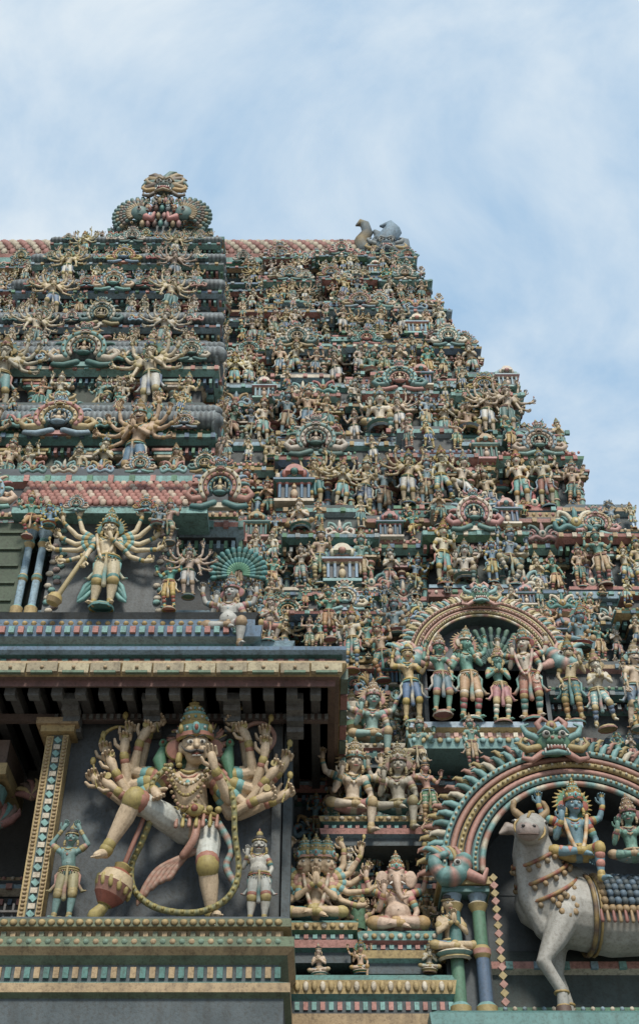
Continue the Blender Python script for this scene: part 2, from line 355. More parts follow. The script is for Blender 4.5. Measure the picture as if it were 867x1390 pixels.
# ---------------------------------------------------------------- figure library
pal=[dict(skin=CREAM,cloth=TEAL,c1=PINK,c2=TURQ,stripe=(GOLD,ORANGE)),
     dict(skin=PALE,cloth=(.38,.12,.08),c1=TEAL,c2=SKY,stripe=(CREAM,TEAL)),
     dict(skin=(.10,.33,.26),cloth=(.54,.33,.13),c1=PINK,c2=PALE,stripe=(GOLD,RED)),
     dict(skin=(.58,.42,.24),cloth=(.10,.20,.32),c1=TURQ,c2=PALE,stripe=(SKY,GOLD)),
     dict(skin=(.16,.31,.40),cloth=GOLD,c1=RED,c2=TURQ,stripe=(TEAL,PALE)),
     dict(skin=(.62,.47,.30),cloth=WHITE,c1=GREEN,c2=BLUE,stripe=(TURQ,PINK)),
     dict(skin=(.60,.54,.40),cloth=(.18,.42,.40),c1=GOLD,c2=PINK,stripe=(PALE,BLUE)),
     dict(skin=(.54,.32,.21),cloth=GREEN,c1=SKY,c2=GOLD,stripe=(PALE,GOLD))]
spec=[('attendant',STAND,A_stand,dict(),6),('maiden',STAND,A_up,dict(female=True,kind='bun'),6),('devotee',STEP,A_join,dict(female=True),4),
      ('club_bearer',STEP,A_club,dict(mous=True),5),('deity_four_armed',STAND,A_four,dict(halo=(SKY,PINK)),5),('dancer',DANCE,A_up,dict(),5),
      ('cornice_bearer',SQUAT,A_over,dict(fat=1.25,belly=1.1,kind='bun',hk=1.25),4),('seated_deity',LALI,A_four,dict(halo=(TEAL,GOLD)),5),('seated_sage',SIT,A_join,dict(kind='bun'),4)]
LIB={}
for nm,po,af,kw,n in spec:
    LIB[nm]=[]
    st=R.randint(0,7)
    for i in range(n):
        p=pal[(st+i*3)%8]; k=dict(p); k.update(kw)
        if R.random()<.45: k['stripe']=None
        mb=human(po,af(po['che']),vox=.02,**k); me=mb.mesh(nm); me.materials.append(MAT); LIB[nm].append(me)
LIB['many']=[]
for i in (0,3,5,6):
    k=dict(pal[i]); k['stripe']=None; mb=human(STAND if i!=3 else STEP,A_many(STAND['che'],4,.33)+(A_club(STAND['che']) if i in(0,5) else A_join(STAND['che'])),vox=.016,mous=True,halo=(TEAL,GOLD),fat=1.12,**k); me=mb.mesh('many_armed_deity'); me.materials.append(MAT); LIB['many'].append(me)
def flame(mb,x,y,z,a,s,col,cv=1):
    d=V((math.cos(a),0,math.sin(a))); p=V((-math.sin(a),0,math.cos(a)))*cv; o=V((x,y,z))
    mb.tube([o,o+d*s*.45+p*s*.05,o+d*s*.8+p*s*.22,o+d*s*.85+p*s*.42],[s*.22,s*.20,s*.12,s*.04],col,6)
def kirti(mb,x,y,z,s,c=GREEN,c1=PINK,c2=TURQ):
    old=mb.M; mb.M=Matrix.Translation((x,y,z))@Matrix.Scale(s,4)
    mb.ell((0,.05,.0),(.42,.25,.36),c,seg=14,rings=8)
    mb.ell((0,-.16,-.10),(.22,.2,.15),c,seg=12,rings=7)
    mb.ell((0,-.2,-.28),(.26,.12,.08),RED,seg=10,rings=6); mb.tube([(-.3,-.15,-.38),(0,-.3,-.42),(.3,-.15,-.38)],[.05,.07,.05],c2,7)
    for k in range(6): mb.tube([(-.2+.08*k,-.28,-.24),(-.2+.08*k,-.29,-.31)],[.03,.012],WHITE,5)
    for sx in (-1,1):
        mb.ell((sx*.19,-.20,.10),(.10,.10,.10),WHITE,seg=10,rings=7); mb.ell((sx*.19,-.28,.09),(.055,.04,.055),BLACK,seg=8,rings=5)
        mb.tube([(sx*.05,-.22,.20),(sx*.2,-.24,.27),(sx*.36,-.12,.18)],[.05,.06,.03],c2,7)
        mb.ell((sx*.08,-.34,-.06),(.05,.04,.04),c1,seg=7,rings=5)
        mb.tube([(sx*.24,0,.28),(sx*.34,0,.50),(sx*.20,0,.64),(sx*.08,0,.55)],[.09,.08,.06,.03],c1,8)
        mb.tube([(sx*.38,0,.1),(sx*.62,0,.22),(sx*.70,0,.42),(sx*.56,0,.48)],[.09,.09,.06,.03],c2,8)
        mb.tube([(sx*.38,0,-.15),(sx*.66,0,-.2),(sx*.82,0,-.05),(sx*.74,0,.10)],[.10,.09,.06,.03],GOLD,8)
        mb.tube([(sx*.3,0,-.3),(sx*.55,0,-.48),(sx*.78,0,-.42),(sx*.75,0,-.3)],[.09,.08,.05,.03],c1,8)
        mb.tube([(sx*.26,-.22,-.30),(sx*.28,-.3,-.44)],[.03,.01],WHITE,5)
    mb.ell((0,0,.42),(.14,.1,.16),GOLD,seg=8,rings=6); mb.ell((0,-.09,.42),(.06,.04,.07),c1,seg=6,rings=4)
    mb.M=old
def kudu(a,b,c,d,flat=1.0,nfl=11):
    mb=MB(); mb.M=Matrix.Diagonal((1,1,flat,1))
    mb.box((0,.06,.08),(.70,.12,.10),b)
    mb.arcband(0,.42,.16,.38,-.04,.12,a,-.5,pi+.5,22)
    for r,w,cl in ((.36,.045,b),(.27,.04,c),(.18,.03,d)):
        mb.tube([(r*math.cos(t),-.06,.42+r*math.sin(t)) for t in [-.6+(pi+1.2)*k/20 for k in range(21)]],w,cl,6)
        for k in range(1,20,2):
            t=-.6+(pi+1.2)*k/20; mb.ell((r*math.cos(t),-.06-w,.42+r*math.sin(t)),w*.55,GOLD if cl is not GOLD else PALE,seg=5,rings=3)
    mb.ell((0,.03,.42),(.17,.05,.17),(.05,.08,.09),seg=12,rings=6)
    # tiny enthroned figure in the roundel
    mb.ell((0,-.05,.30),(.13,.07,.045),d,seg=8,rings=5); mb.ell((0,-.06,.38),(.055,.045,.07),CREAM,seg=8,rings=5); mb.ell((0,-.08,.48),(.035,.035,.04),CREAM,seg=8,rings=5); mb.tube([(0,-.07,.51),(0,-.06,.60)],[.035,.01],GOLD,6)
    for sx in (-1,1): mb.tube([(sx*.05,-.06,.43),(sx*.12,-.07,.38),(sx*.10,-.10,.47)],[.022,.018,.014],CREAM,5)
    for k in range(nfl):
        t=-.45+(pi+.9)*k/(nfl-1); flame(mb,.38*math.cos(t),0,.42+.38*math.sin(t),t,.19,(a,c,d)[k%3],1 if t>pi/2 else -1)
    for sx in (-1,1):
        mb.tube([(sx*.30,0,.22),(sx*.5,-.02,.16),(sx*.60,-.02,.28),(sx*.52,-.02,.38),(sx*.44,-.02,.32)],[.08,.08,.06,.05,.03],c,7)
        mb.tube([(sx*.10,0,.12),(sx*.32,-.02,.02),(sx*.52,-.02,.05),(sx*.46,-.02,.13)],[.06,.06,.05,.03],d,6)
    mb.M=None
    kirti(mb,0,-.05,.86*flat,.30,d,a,c)
    return mb
LIB['kudu']=[]
KR=(.46,.16,.13)
for cs in ((KR,TURQ,PALE,TEAL,1,11),(TURQ,KR,GOLD,SKY,.8,9),(SKY,PALE,KR,TEAL,1.1,13),(TEAL,GOLD,PINK,TURQ,.9,11),(KR,SKY,CREAM,TURQ,.9,13),(PINK,TURQ,TEAL,KR,.85,9),(TURQ,PALE,TEAL,GOLD,1,11)):
    me=kudu(*cs).mesh('kudu_gable'); me.materials.append(MAT); LIB['kudu'].append(me)
def scroll(a,b,c):
    mb=MB()
    for sx in (-1,1):
        mb.tube(spl([(0,0,.05),(sx*.2,0,.12),(sx*.4,0,.02),(sx*.46,0,.2),(sx*.3,0,.28),(sx*.24,0,.16)],4),[.07]*8+[.06]*8+[.045]*4+[.02],a,6)
        mb.tube(spl([(sx*.05,0,.2),(sx*.18,0,.42),(sx*.34,0,.5),(sx*.38,0,.38)],4),[.06]*6+[.05]*4+[.03]*3,b,6)
        for k in range(4): flame(mb,sx*(.1+.1*k),-.02,.3-.03*k,pi/2-sx*(.2+.25*k),.16,(c,a,b,c)[k],-sx)
    mb.ell((0,-.04,.2),(.12,.08,.14),c,seg=9,rings=6); mb.ell((0,-.1,.2),(.05,.05,.06),b,seg=7,rings=5)
    mb.tube([(0,0,.3),(0,-.02,.48),(0,0,.62)],[.07,.06,.015],a,6)
    return mb
LIB['scroll']=[]
for cs in ((TURQ,KR,GOLD),(KR,TEAL,PALE),(SKY,GOLD,PINK),(PALE,TURQ,TERRA),(TEAL,PALE,GOLD)):
    me=scroll(*cs).mesh('scroll_leaf'); me.materials.append(MAT); LIB['scroll'].append(me)
def pil(c,c1,c2,g):
    mb=MB(); mb.box((0,0,.05),(.2,.2,.10),c1); mb.box((0,0,.115),(.16,.16,.03),g)
    mb.lathe((0,0,0),[(.075,.13),(.06,.16),(.06,.30),(.075,.31),(.075,.34),(.06,.35),(.06,.55),(.08,.57),(.08,.6),(.055,.62),(.055,.66),(.10,.70),(.10,.74),(.06,.76),(.06,.79)],[c,c,g,c2,g,c,g,c2,g,c,c2,g,c1,c1],10)
    mb.box((0,-.01,.82),(.24,.24,.06),c2); mb.box((0,-.03,.88),(.34,.22,.06),c1); mb.box((0,-.03,.94),(.42,.26,.05),g)
    for sx in (-1,1): mb.ell((sx*.15,-.06,.84),(.05,.06,.05),c2,seg=7,rings=5)
    return mb
LIB['pil']=[]
for cs in ((SKY,PINK,TURQ,GOLD),(TEAL,GOLD,PALE,TURQ),(GREEN,TURQ,CREAM,PINK),(BLUE,CREAM,PINK,GOLD),(TURQ,TEAL,GOLD,RED)):
    me=pil(*cs).mesh('pilaster'); me.materials.append(MAT); LIB['pil'].append(me)
def shrine(c,c1,c2,g):
    mb=MB(); mb.wrap(-.26,.26,-.16,.24,[(.08,0),(.08,.06),(.02,.08),(.02,.10),(0,.11),(0,.42),(.05,.44),(.10,.48),(.10,.52),(.02,.55),(.02,.58)],[c1,g,c2,c1,NAVY,g,c2,c,c1,g])
    for sx in (-.25,-.13,.13,.25): mb.lathe((sx,-.19,.1),[(.03,0),(.03,.3),(.05,.33)],[c,g],8)
    mb.ell((0,-.19,.2),(.07,.05,.1),CREAM,seg=8,rings=5); mb.ell((0,-.2,.34),.045,CREAM,seg=8,rings=5); mb.tube([(0,-.2,.37),(0,-.19,.44)],[.035,.01],GOLD,6)
    mb.lathe((0,.03,.58),[(.26,0),(.31,.04),(.33,.12),(.28,.24),(.18,.34),(.08,.38),(.10,.41),(.03,.45),(.05,.50),(.001,.58)],[c2,c,c,c,c1,g,g,g,g],12,None,1.05,.75)
    for k in range(7): 
        a=-pi*k/6; mb.ell((.33*math.cos(a),.03+.24*math.sin(a),.68),(.06,.05,.09),c1 if k%2 else g,seg=6,rings=4)
    mb.arcband(0,.64,.07,.16,-.30,-.1,g,0,pi,12); mb.ell((0,-.26,.66),.07,c2,seg=8,rings=5)
    return mb
LIB['shrine']=[]
for cs in ((TEAL,PINK,TURQ,GOLD),(SKY,TURQ,PINK,PALE),(BLUE,PALE,TEAL,PINK)):
    me=shrine(*cs).mesh('miniature_shrine'); me.materials.append(MAT); LIB['shrine'].append(me)
print('lib',time.time()-T0)
# ---------------------------------------------------------------- tower
TOWER=empty('temple_gopuram_tower')
NI=[0]
def put(kind,x,y,z,s,rz=0,lean=.10,parent=None,idx=None,flip=None,name=None):
    l=LIB[kind]; me=l[idx if idx is not None else R.randrange(len(l))]
    ob=bpy.data.objects.new(name or me.name.split('.')[0],me); ob.location=(x,y,z)
    rig=kind in('kudu','pil','shrine','scroll')
    ob.rotation_euler=(lean,0 if rig else R.uniform(-.07,.07),rz+(0 if rig else R.uniform(-.3,.3)))
    fx=flip if flip is not None else (1 if rig else R.choice((-1,1)))
    ob.scale=(s*fx,s,s); link(ob,parent or TOWER); NI[0]+=1
    return ob
XC=-5.2
zt=[5.0,7.4,9.3,11.2,13.2,14.9,17.4,20.2,22.8,25.0,27.0,28.8,30.3]
def Y(z): return 15+.25*z
WZ=[5,7,11.4,15,17.4,20.2,22.8,25,27,28.8,31]; WX=[11.2,10.2,8.4,6.65,5.7,4.8,4.05,3.5,3.12,2.8,2.45]
def W(z): return float(np.interp(z,WZ,WX))
T=MB()
wallc=[NAVY,SLATE,(.03,.06,.06),(.05,.07,.08)]
mc=[TURQ,PINK,TEAL,GOLD,SKY,PALE,BLUE,OCHRE,(.36,.14,.11),GREY,GREEN,TURQ,SKY,KR]
def tiermod(x0,x1,y0,y1,z0,H,fine=True):
    c=[R.choice(mc) for _ in range(14)]; w=R.choice(wallc)
    pr=[(.36,z0-.05),(.38,z0+.04*H),(.28,z0+.045*H),(.28,z0+.065*H),(.34,z0+.07*H),(.34,z0+.10*H),(.10,z0+.11*H),(0,z0+.12*H),(0,z0+.48*H),(.10,z0+.50*H),(.12,z0+.53*H),(.26,z0+.54*H),(.40,z0+.575*H),(.42,z0+.60*H),(.34,z0+.62*H),(.24,z0+.635*H),(.24,z0+.66*H),(.28,z0+.665*H),(.28,z0+.69*H),(.08,z0+.70*H),(.04,z0+.9*H),(.16,z0+.92*H),(.16,z0+.96*H),(.02,z0+1.04*H)]
    cols=[c[0],NAVY,c[1],c[2],c[3],w,w,w,c[4],c[5],NAVY,c[6],c[7],c[6],c[8],NAVY,c[9],c[10],c[11],w,c[12],c[13],w]
    T.wrap(x0,x1,y0,y1,pr,cols)
    if not fine: return
    st=.13; 
    a,b,d,e=[R.choice(mc) for _ in range(4)]
    n=max(2,int((x1-x0+.7)/st))
    for i in range(n+1):
        x=x0-.35+i*(x1-x0+.7)/n
        T.box((x,y0-.17,z0+.50*H),(.06,.16,.045*H),a if i%2 else b)
        if i%2==0: T.box((x,y0-.41,z0+.585*H),(.09,.06,.04*H),d if i%4 else e)
        T.ell((x,y0-.37,z0+.02*H),(.04,.03,.018*H),d if i%2 else a,seg=6,rings=4)
        T.ell((x,y0-.29,z0+.68*H),(.035,.03,.014*H),e if i%2 else PALE,seg=5,rings=4)
        if i%3==0: T.box((x,y0-.17,z0+.935*H),(.10,.07,.04*H),e if i%2 else b)
    m=int((y1-y0)/.3)
    for i in range(min(m,14)):
        y=y0+i*.3
        T.box((x1+.41,y,z0+.585*H),(.06,.12,.05*H),d if i%2 else e); T.box((x1+.17,y,z0+.50*H),(.16,.09,.05*H),a if i%2 else b)
figs=['attendant','maiden','devotee','club_bearer','deity_four_armed','dancer','attendant','maiden','deity_four_armed']
def row(x0,x1,yb,z0,H,rz=0,dens=1.0,last=False):
    def P(kind,x,off,z,sc_,**k):
        if rz: put(kind,yb+off,x,z,sc_,rz=rz,**k)
        else: put(kind,x,yb-off,z,sc_,**k)
    s=.47*H; st=s*.36/dens
    n=max(1,int(round((x1-x0)/st)))
    for i in range(n):
        x=x0+(i+.5)*(x1-x0)/n+R.uniform(-.06,.06)
        r=R.random(); ks=s*R.uniform(.74,1.14)
        if r<.12: P('seated_deity',x,.30,z0+.11*H+.12*s,ks*1.35)
        elif r<.18: P('many',x,.34,z0+.11*H,ks*1.05)
        elif r<.21: P('shrine',x,.28,z0+.10*H,.44*H,lean=0)
        else: P(R.choice(figs),x,.24+.16*R.random(),z0+.11*H,ks)
        P('pil',x+.5*(x1-x0)/n,.06,z0+.11*H,.42*H,lean=0)
        if i%3==0: P('scroll',x+.5*(x1-x0)/n,.22,z0+.11*H,.28*H)
        if R.random()<.5: P(R.choice(('cornice_bearer','seated_sage')),x+R.uniform(-.1,.1),.40,z0+.0*H,s*.34)
    n2=max(1,int((x1-x0)/(.155*H)))
    for i in range(n2):
        x=x0+(i+.5)*(x1-x0)/n2+R.uniform(-.06,.06); dz=R.uniform(-.02,.05)*H
        r=R.random()
        if r<.17: P('kudu',x,.36,z0+.60*H+dz,.30*H*R.uniform(.7,1.3),lean=.05)
        elif r<.22 and not last: P('shrine',x,.22,z0+.69*H,.32*H,lean=0)
        elif r<.36: P('scroll',x,.38,z0+.61*H+dz,.30*H*R.uniform(.8,1.2))
        elif r<.53: P('seated_sage' if R.random()<.4 else 'seated_deity',x,.26,z0+.71*H,.42*H*R.uniform(.8,1.15))
        elif r<.63: P('cornice_bearer',x,.32,z0+.69*H,.30*H)
        else: P(R.choice(figs),x,.20+.12*R.random(),z0+.70*H+dz*.5,.28*H*R.uniform(.8,1.2))
for i in range(len(zt)-1):
    z0,z1=zt[i],zt[i+1]; H=z1-z0; y0=Y(z0)+.36; xr=W(z0)-.36; xl=2*XC-xr; last=i==len(zt)-2
    depth=14-.25*(z0-5)*2
    tiermod(xl,xr,y0,y0+depth,z0,H)
    bays=[]
    xs=-2.4 if z0>12 else -.3
    span=xr-xs
    for fcen,fw,fd in ((.30,.13,.34),(.63,.15,.42),(.93,.13,.36)):
        if z0<13 and 1.2<xs+span*fcen<5.2: continue
        a=xs+span*(fcen-fw/2); b=xs+span*(fcen+fw/2)+(.05 if fcen>.9 else 0)
        tiermod(a,b,y0-fd,y0+1.5,z0,H); bays.append((a,b,fd))
    cur=xs
    if z0>=13:
        segs=[]
        for bi,(a,b,fd) in enumerate(bays):
            segs.append((cur+.1,a-.3,0)); segs.append((a-.25,b+.25,fd)); cur=b+.3
            if (i+bi)%2==0: put('kudu',(a+b)/2,y0-fd-.44,z0+.60*H,.38*H*R.uniform(.85,1.1),lean=.06,idx=((0,1,4,5,6,2)[(i*2+bi)%6]))
        segs.append((cur,xr+.1,0))
        for a,b,fd in segs:
            if b-a>.25: row(a,b,y0-fd,z0,H,last=last)
    else:
        for a,b,fd in bays: row(a-.2,b+.2,y0-fd,z0,H)
        row(5.3,xr,y0,z0,H)
        row(-.2,1.7,y0,z0,H*.999)
    row(y0+.05,y0+min(depth,4.5),xr,z0,H,rz=pi/2,last=last)
    if z0>20: row(xl+.2,XC-3.0,y0,z0,H,dens=.8,last=last)
print('rows',NI[0],time.time()-T0)
zr=30.5; yr=Y(30.3)+.15
xl,xr=2*XC-2.2,1.95
prof=[(yr+1.9-1.9*math.cos(a),zr+.25+2.2*math.sin(a)) for a in [pi*k/16 for k in range(17)]]
vs=[]
fs=[]
for x in (xl,xr): vs+=[(x,p[0],p[1]) for p in prof]
n=len(prof)
for k in range(n-1): fs.append((k,n+k,n+k+1,k+1))
fs.append(tuple(range(n))); fs.append(tuple(range(2*n-1,n-1,-1)))
T.add(vs,fs,(.20,.08,.05),False)
T.wrap(xl,xr,yr,yr+3.8,[(.25,zr-.25),(.3,zr),(.35,zr+.12),(.1,zr+.25)],[TURQ,PINK,SKY,GOLD])
for rI in range(9):
    a=.06+rI*.13; y=yr+1.9-1.9*math.cos(a); z=zr+.28+2.2*math.sin(a)
    nx=int((xr-xl)/.26)
    for i in range(nx):
        x=xl+.13+(i+(rI%2)*.5)*.26
        T.ell((x,y-.02,z),(.110,.06,.15),(.50,.42,.29) if (i+(rI+1)//2)%2 else (.34,.11,.08),seg=6,rings=4)
def finial(mb,x,y,z,s,c):
    mb.tube([(x,y,z),(x-.12*s,y,z+.5*s),(x+.12*s,y,z+.95*s),(x+.05*s,y,z+1.35*s),(x-.12*s,y,z+1.5*s),(x-.24*s,y,z+1.35*s)],[.26*s,.22*s,.19*s,.17*s,.13*s,.04*s],c,8)
fy=yr+.1
finial(T,1.40,fy,31.35,.95,[(.30,.22,.08),SLATE,(.14,.18,.18)])
kirti(T,2.05,fy-.2,31.35,.78,(.12,.20,.24),SLATE,GREY)
T.tube([(2.0,fy,31.7),(2.3,fy,32.3),(2.2,fy,32.65),(1.95,fy,32.6)],[.34,.30,.17,.05],(.16,.28,.38),8)
T.tube([(1.75,fy,31.6),(1.9,fy,32.05),(1.75,fy,32.3)],[.22,.18,.08],(.10,.15,.18),8)
T.tube([(2.3,fy,31.2),(2.65,fy,31.4),(2.68,fy,31.8),(2.5,fy,31.9)],[.28,.22,.13,.05],(.12,.17,.20),8)
T.box((1.85,fy+.8,31.0),(1.5,1.4,1.2),SLATE,top=.8)
for k,x in enumerate((-2.3,-1.2,-.1)): put('kudu',x,yr-.40,zr-.35,.95 if k==1 else .5,lean=.1,idx=k)
for k in range(7): put('kudu',2*XC-1.6+k*1.0,yr-.40,zr-.3,.5,lean=.1)
# ---------------------------------------------------------------- central projecting bay
def yb(z): return 12.59+.29*z
bt=[12.75,16.4,19.3,22.2,24.2,26.2,28.0,29.4]; bw=[3.45,2.7,2.55,2.4,2.3,2.2,2.0]
def roll(x0,x1,y,z,r,c,c2):
    n=int((x1-x0)/.055); pts=[(x0+(x1-x0)*i/n,y,z) for i in range(n+1)]
    T.tube(pts,[r*(1 if i%2 else .86) for i in range(n+1)],[c,c2],10)
for i in range(7):
    z0,z1=bt[i],bt[i+1]; H=z1-z0; y0=yb(z0)+.36; w=bw[i]
    depth=Y(z0)+1-y0
    tiermod(XC-w,XC+w,y0,y0+depth+1,z0,H*1.02)
    T.bx(XC-.75,XC+.25,y0-.10,y0+.1,z0+.12*H,z0+.50*H,(.02,.05,.035)); T.bx(XC-.85,XC-.75,y0-.2,y0+.05,z0+.12*H,z0+.50*H,TURQ); T.bx(XC+.25,XC+.35,y0-.2,y0+.05,z0+.12*H,z0+.50*H,TURQ)
    if i>0:
        roll(XC-w-.35,XC+w+.35,y0-.36,z0+.76*H,.075*H,(.24,.30,.32),(.08,.11,.13))
        roll(XC-w-.35,XC+w+.35,y0-.20,z0+.90*H,.055*H,(.20,.26,.28),(.07,.10,.12))
        for sx in (-1,1):
            for q in range(3): T.lathe((XC+sx*(w+.36),y0-.25+q*.35,z0+.76*H),[(.001,-.1),(.12*H*.8,-.06),(.13*H*.8,0),(.07*H,.06),(.001,.1)],[SLATE,GREY,(.1,.13,.14),SLATE],10,Matrix.Rotation(pi/2,3,'Y'))
        ms=.54*H
        put('many',XC+1.55*w/2.6,y0-.48,z0+.10*H,ms*1.15,idx=i%4,lean=.16)
        put('many',XC-1.75*w/2.6,y0-.48,z0+.10*H,ms*1.15,idx=(i+1)%4,lean=.16)
        put('kudu',XC-.1,y0-.48,z0+.58*H,.44*H,lean=.06,idx=(1,1,0,6,4,1,0)[i]); 
        for dx in (.45,.85,2.3,-.5,-.95,-2.4):
            put(R.choice(figs),XC+dx*w/2.6,y0-.30-.1*R.random(),z0+.11*H,ms*R.uniform(.62,.8))
        for dx in (.8,1.5,2.3,-.85,-1.6,-2.4): put(R.choice(('kudu','scroll')),XC+dx*1.03*w/2.6,y0-.52,z0+.64*H,R.uniform(.17,.24)*H,lean=.05)
        for dx in (-2.0,-1.2,-.5,.5,1.2,2.0): put('pil',XC+dx*w/2.6,y0-.1,z0+.11*H,.42*H,lean=0)
        for dx in (-2.2,-1.2,-.4,.5,1.3,2.2): put('cornice_bearer',XC+dx*w/2.6,y0-.42,z0+.0*H,ms*.33)
        for dx in (-2.3,-1.9,-1.5,-1.1,1.0,1.4,1.8,2.2): put(R.choice(figs+['seated_deity']),XC+dx*w/2.6,y0-.34,z0+.82*H,ms*.40)
        row(y0+.1,y0+depth-.3,XC+w,z0,H,rz=pi/2)
zz=29.3
for k,(w,h) in enumerate(((1.75,.8),(1.35,.7),(.95,.7))):
    y0=yb(zz)+.4; xg=-4.75
    T.wrap(xg-w,xg+w,y0,y0+2,[(.2,zz-.1),(.22,zz+.1),(.05,zz+.14),(.05,zz+h*.6),(.2,zz+h*.7),(.22,zz+h*.85),(.0,zz+h)],[TURQ,PINK,SLATE,GOLD,TEAL,SKY])
    nn=int(2*w/.30)
    for j in range(nn+1): put(R.choice(figs),xg-w+2*w*j/nn,y0-.2,zz+.08,.50*R.uniform(.85,1.1))
    for j in range(nn): put(R.choice(('kudu','scroll','seated_deity')),xg-w+2*w*(j+.5)/nn,y0-.3,zz+h*.75,.32)
    zz+=h
K=MB()
kirti(K,0,-.05,2.25,.90,(.13,.19,.17),(.17,.15,.12),(.34,.27,.14))
def wing(mb,sx,c=((.32,.25,.12),(.08,.18,.17),(.15,.12,.09))):
    for r in range(5):
        for k in range(13):
            a=-.7+2.5*k/12; r0=.26+.11*r; r1=r0+.16
            mb.tube([(sx*(.72+r0*math.cos(a)),-.05*(4-r)+.1,.95+r0*math.sin(a)),(sx*(.72+r1*math.cos(a)),-.05*(4-r)+.08,.95+r1*math.sin(a))],[.055,.05+.010*r],c[(r+(k%2)*(r%2))%3],5)
    mb.ell((sx*.72,-.1,.95),(.30,.18,.30),(.08,.18,.17),seg=12,rings=7); mb.ell((sx*.72,-.27,.98),.08,WHITE,seg=8,rings=5); mb.ell((sx*.72,-.34,.97),.045,BLACK,seg=6,rings=4)
    mb.tube([(sx*.5,-.1,.75),(sx*.25,-.2,.55),(sx*.22,-.2,.85)],[.14,.12,.05],PINK,7)
wing(K,-1);wing(K,1)
K.box((0,.15,1.0),(1.1,.3,1.9),SLATE,top=.5)
for k in range(9): flame(K,0,.0,2.35,.1+2.94*k/8,.80,((.34,.26,.12),(.10,.20,.18),(.18,.14,.10))[k%3],1 if k>4 else -1)
for q in range(4):
    for k in range(7-q): K.ell((-.6+.1*q+.2*k,-.10,.45+.36*q),(.085,.10,.15),((.34,.26,.12),TEAL,(.34,.17,.14),GREY,BROWN)[(k*2+q)%5],seg=7,rings=5)
mk('lion_face_finial',K,MAT,(-4.68,yb(30)+.0,30.05),(.12,0,0),.90,TOWER)
for k in range(7): put(figs[k],-5.3+.2*k,yb(30)-.25,30.5+(.25,.5,.75,.9,.75,.5,.25)[k]*.8,.5)
T.wrap(XC-4.3,-1.35,16.2,18.5,[(.2,10.7),(.2,11.75),(.35,11.85),(.38,12.0),(.25,12.05),(.25,12.2),(.4,12.25),(.42,12.45),(.3,12.5),(.3,12.65),(.36,12.75)],[NAVY,SKY,BLUE,GOLD,TEAL,SKY,BLUE,PALE,BLUE])
for k in range(52): T.box((-9+.15*k,15.77,12.35),(.09,.06,.12),TURQ if k%2 else KR); T.ell((-9+.15*k,15.9,12.57),(.05,.05,.04),GOLD,seg=6,rings=4); T.box((-9+.15*k,15.83,11.93),(.08,.05,.08),TEAL if k%2 else GOLD)
T.wrap(-2.0,-.7,16.3,18.5,[(.2,10.7),(.2,11.9),(.35,12.0),(.38,12.12),(.25,12.15),(.3,12.3)],[NAVY,TURQ,GOLD,TEAL,SKY])
T.bx(-7.0,-5.05,15.9,16.4,12.8,14.7,(.03,.07,.03))
for k in range(5): T.bx(-6.9,-5.1,15.86,15.9,13.0+.36*k,13.04+.36*k,(.05,.10,.05))
for x in (-5.0,-4.76): T.lathe((x,15.95,12.75),[(.11,0),(.11,.15),(.065,.2),(.065,.7),(.09,.74),(.09,.8),(.065,.84),(.065,1.4),(.10,1.5),(.07,1.6),(.13,1.75),(.15,1.85)],[GOLD,TURQ,SKY,GOLD,TEAL,GOLD,SKY,GOLD,TEAL,SKY,GOLD],12)
T.bx(-4.6,-2.5,16.0,16.4,12.8,15.1,(.10,.12,.13))
for x in (-4.48,-2.65):
    for q in range(22): T.ell((x+.09*math.sin(q*1.9),15.98,12.88+q*.085),(.07,.04,.05),(PALE,(.36,.26,.24),TURQ)[q%3],seg=8,rings=4)
T.add([(-5.35,15.68,14.9),(-1.95,15.68,14.9),(-2.05,16.05,15.72),(-5.25,16.05,15.72)],[(0,1,2,3)],(.2,.06,.04),False)
T.bx(-5.35,-1.95,15.70,16.3,14.75,14.89,TURQ)
for rI in range(7):
    for i in range(27):
        T.ell((-5.22+.06*(rI%2)+i*.12,15.68+.055*rI,14.97+.12*rI),(.068,.045,.085),(.42,.14,.10) if (i+rI)%4 else (.58,.44,.32),seg=6,rings=4)
mk('tower_masonry',T,MATW,parent=TOWER)
for x in (-5.1,-4.55,-3.9,-3.2,-2.6,-2.05): put(R.choice(('kudu','scroll')),x,15.62,15.62,.48)
for x in (-4.2,-3.0): put('kudu',x,15.55,14.68,.36)
put('dancer',-2.55,15.65,14.05,.85); put('dancer',-4.95,15.60,14.15,.85); put('many',-2.15,15.75,13.0,.9); put('maiden',-2.45,15.8,12.78,.95)
put('seated_deity',-4.6,15.55,14.35,.7); put('seated_deity',-2.75,15.55,14.35,.7)
for x in (-5.9,-1.75): put('kudu',x,15.7,14.85,.95)
for k in range(12): put(R.choice(figs),-1.75+.30*(k%4),16.3+.25*(k//4),13.0+.72*(k//4),.70)
print('bay',time.time()-T0)
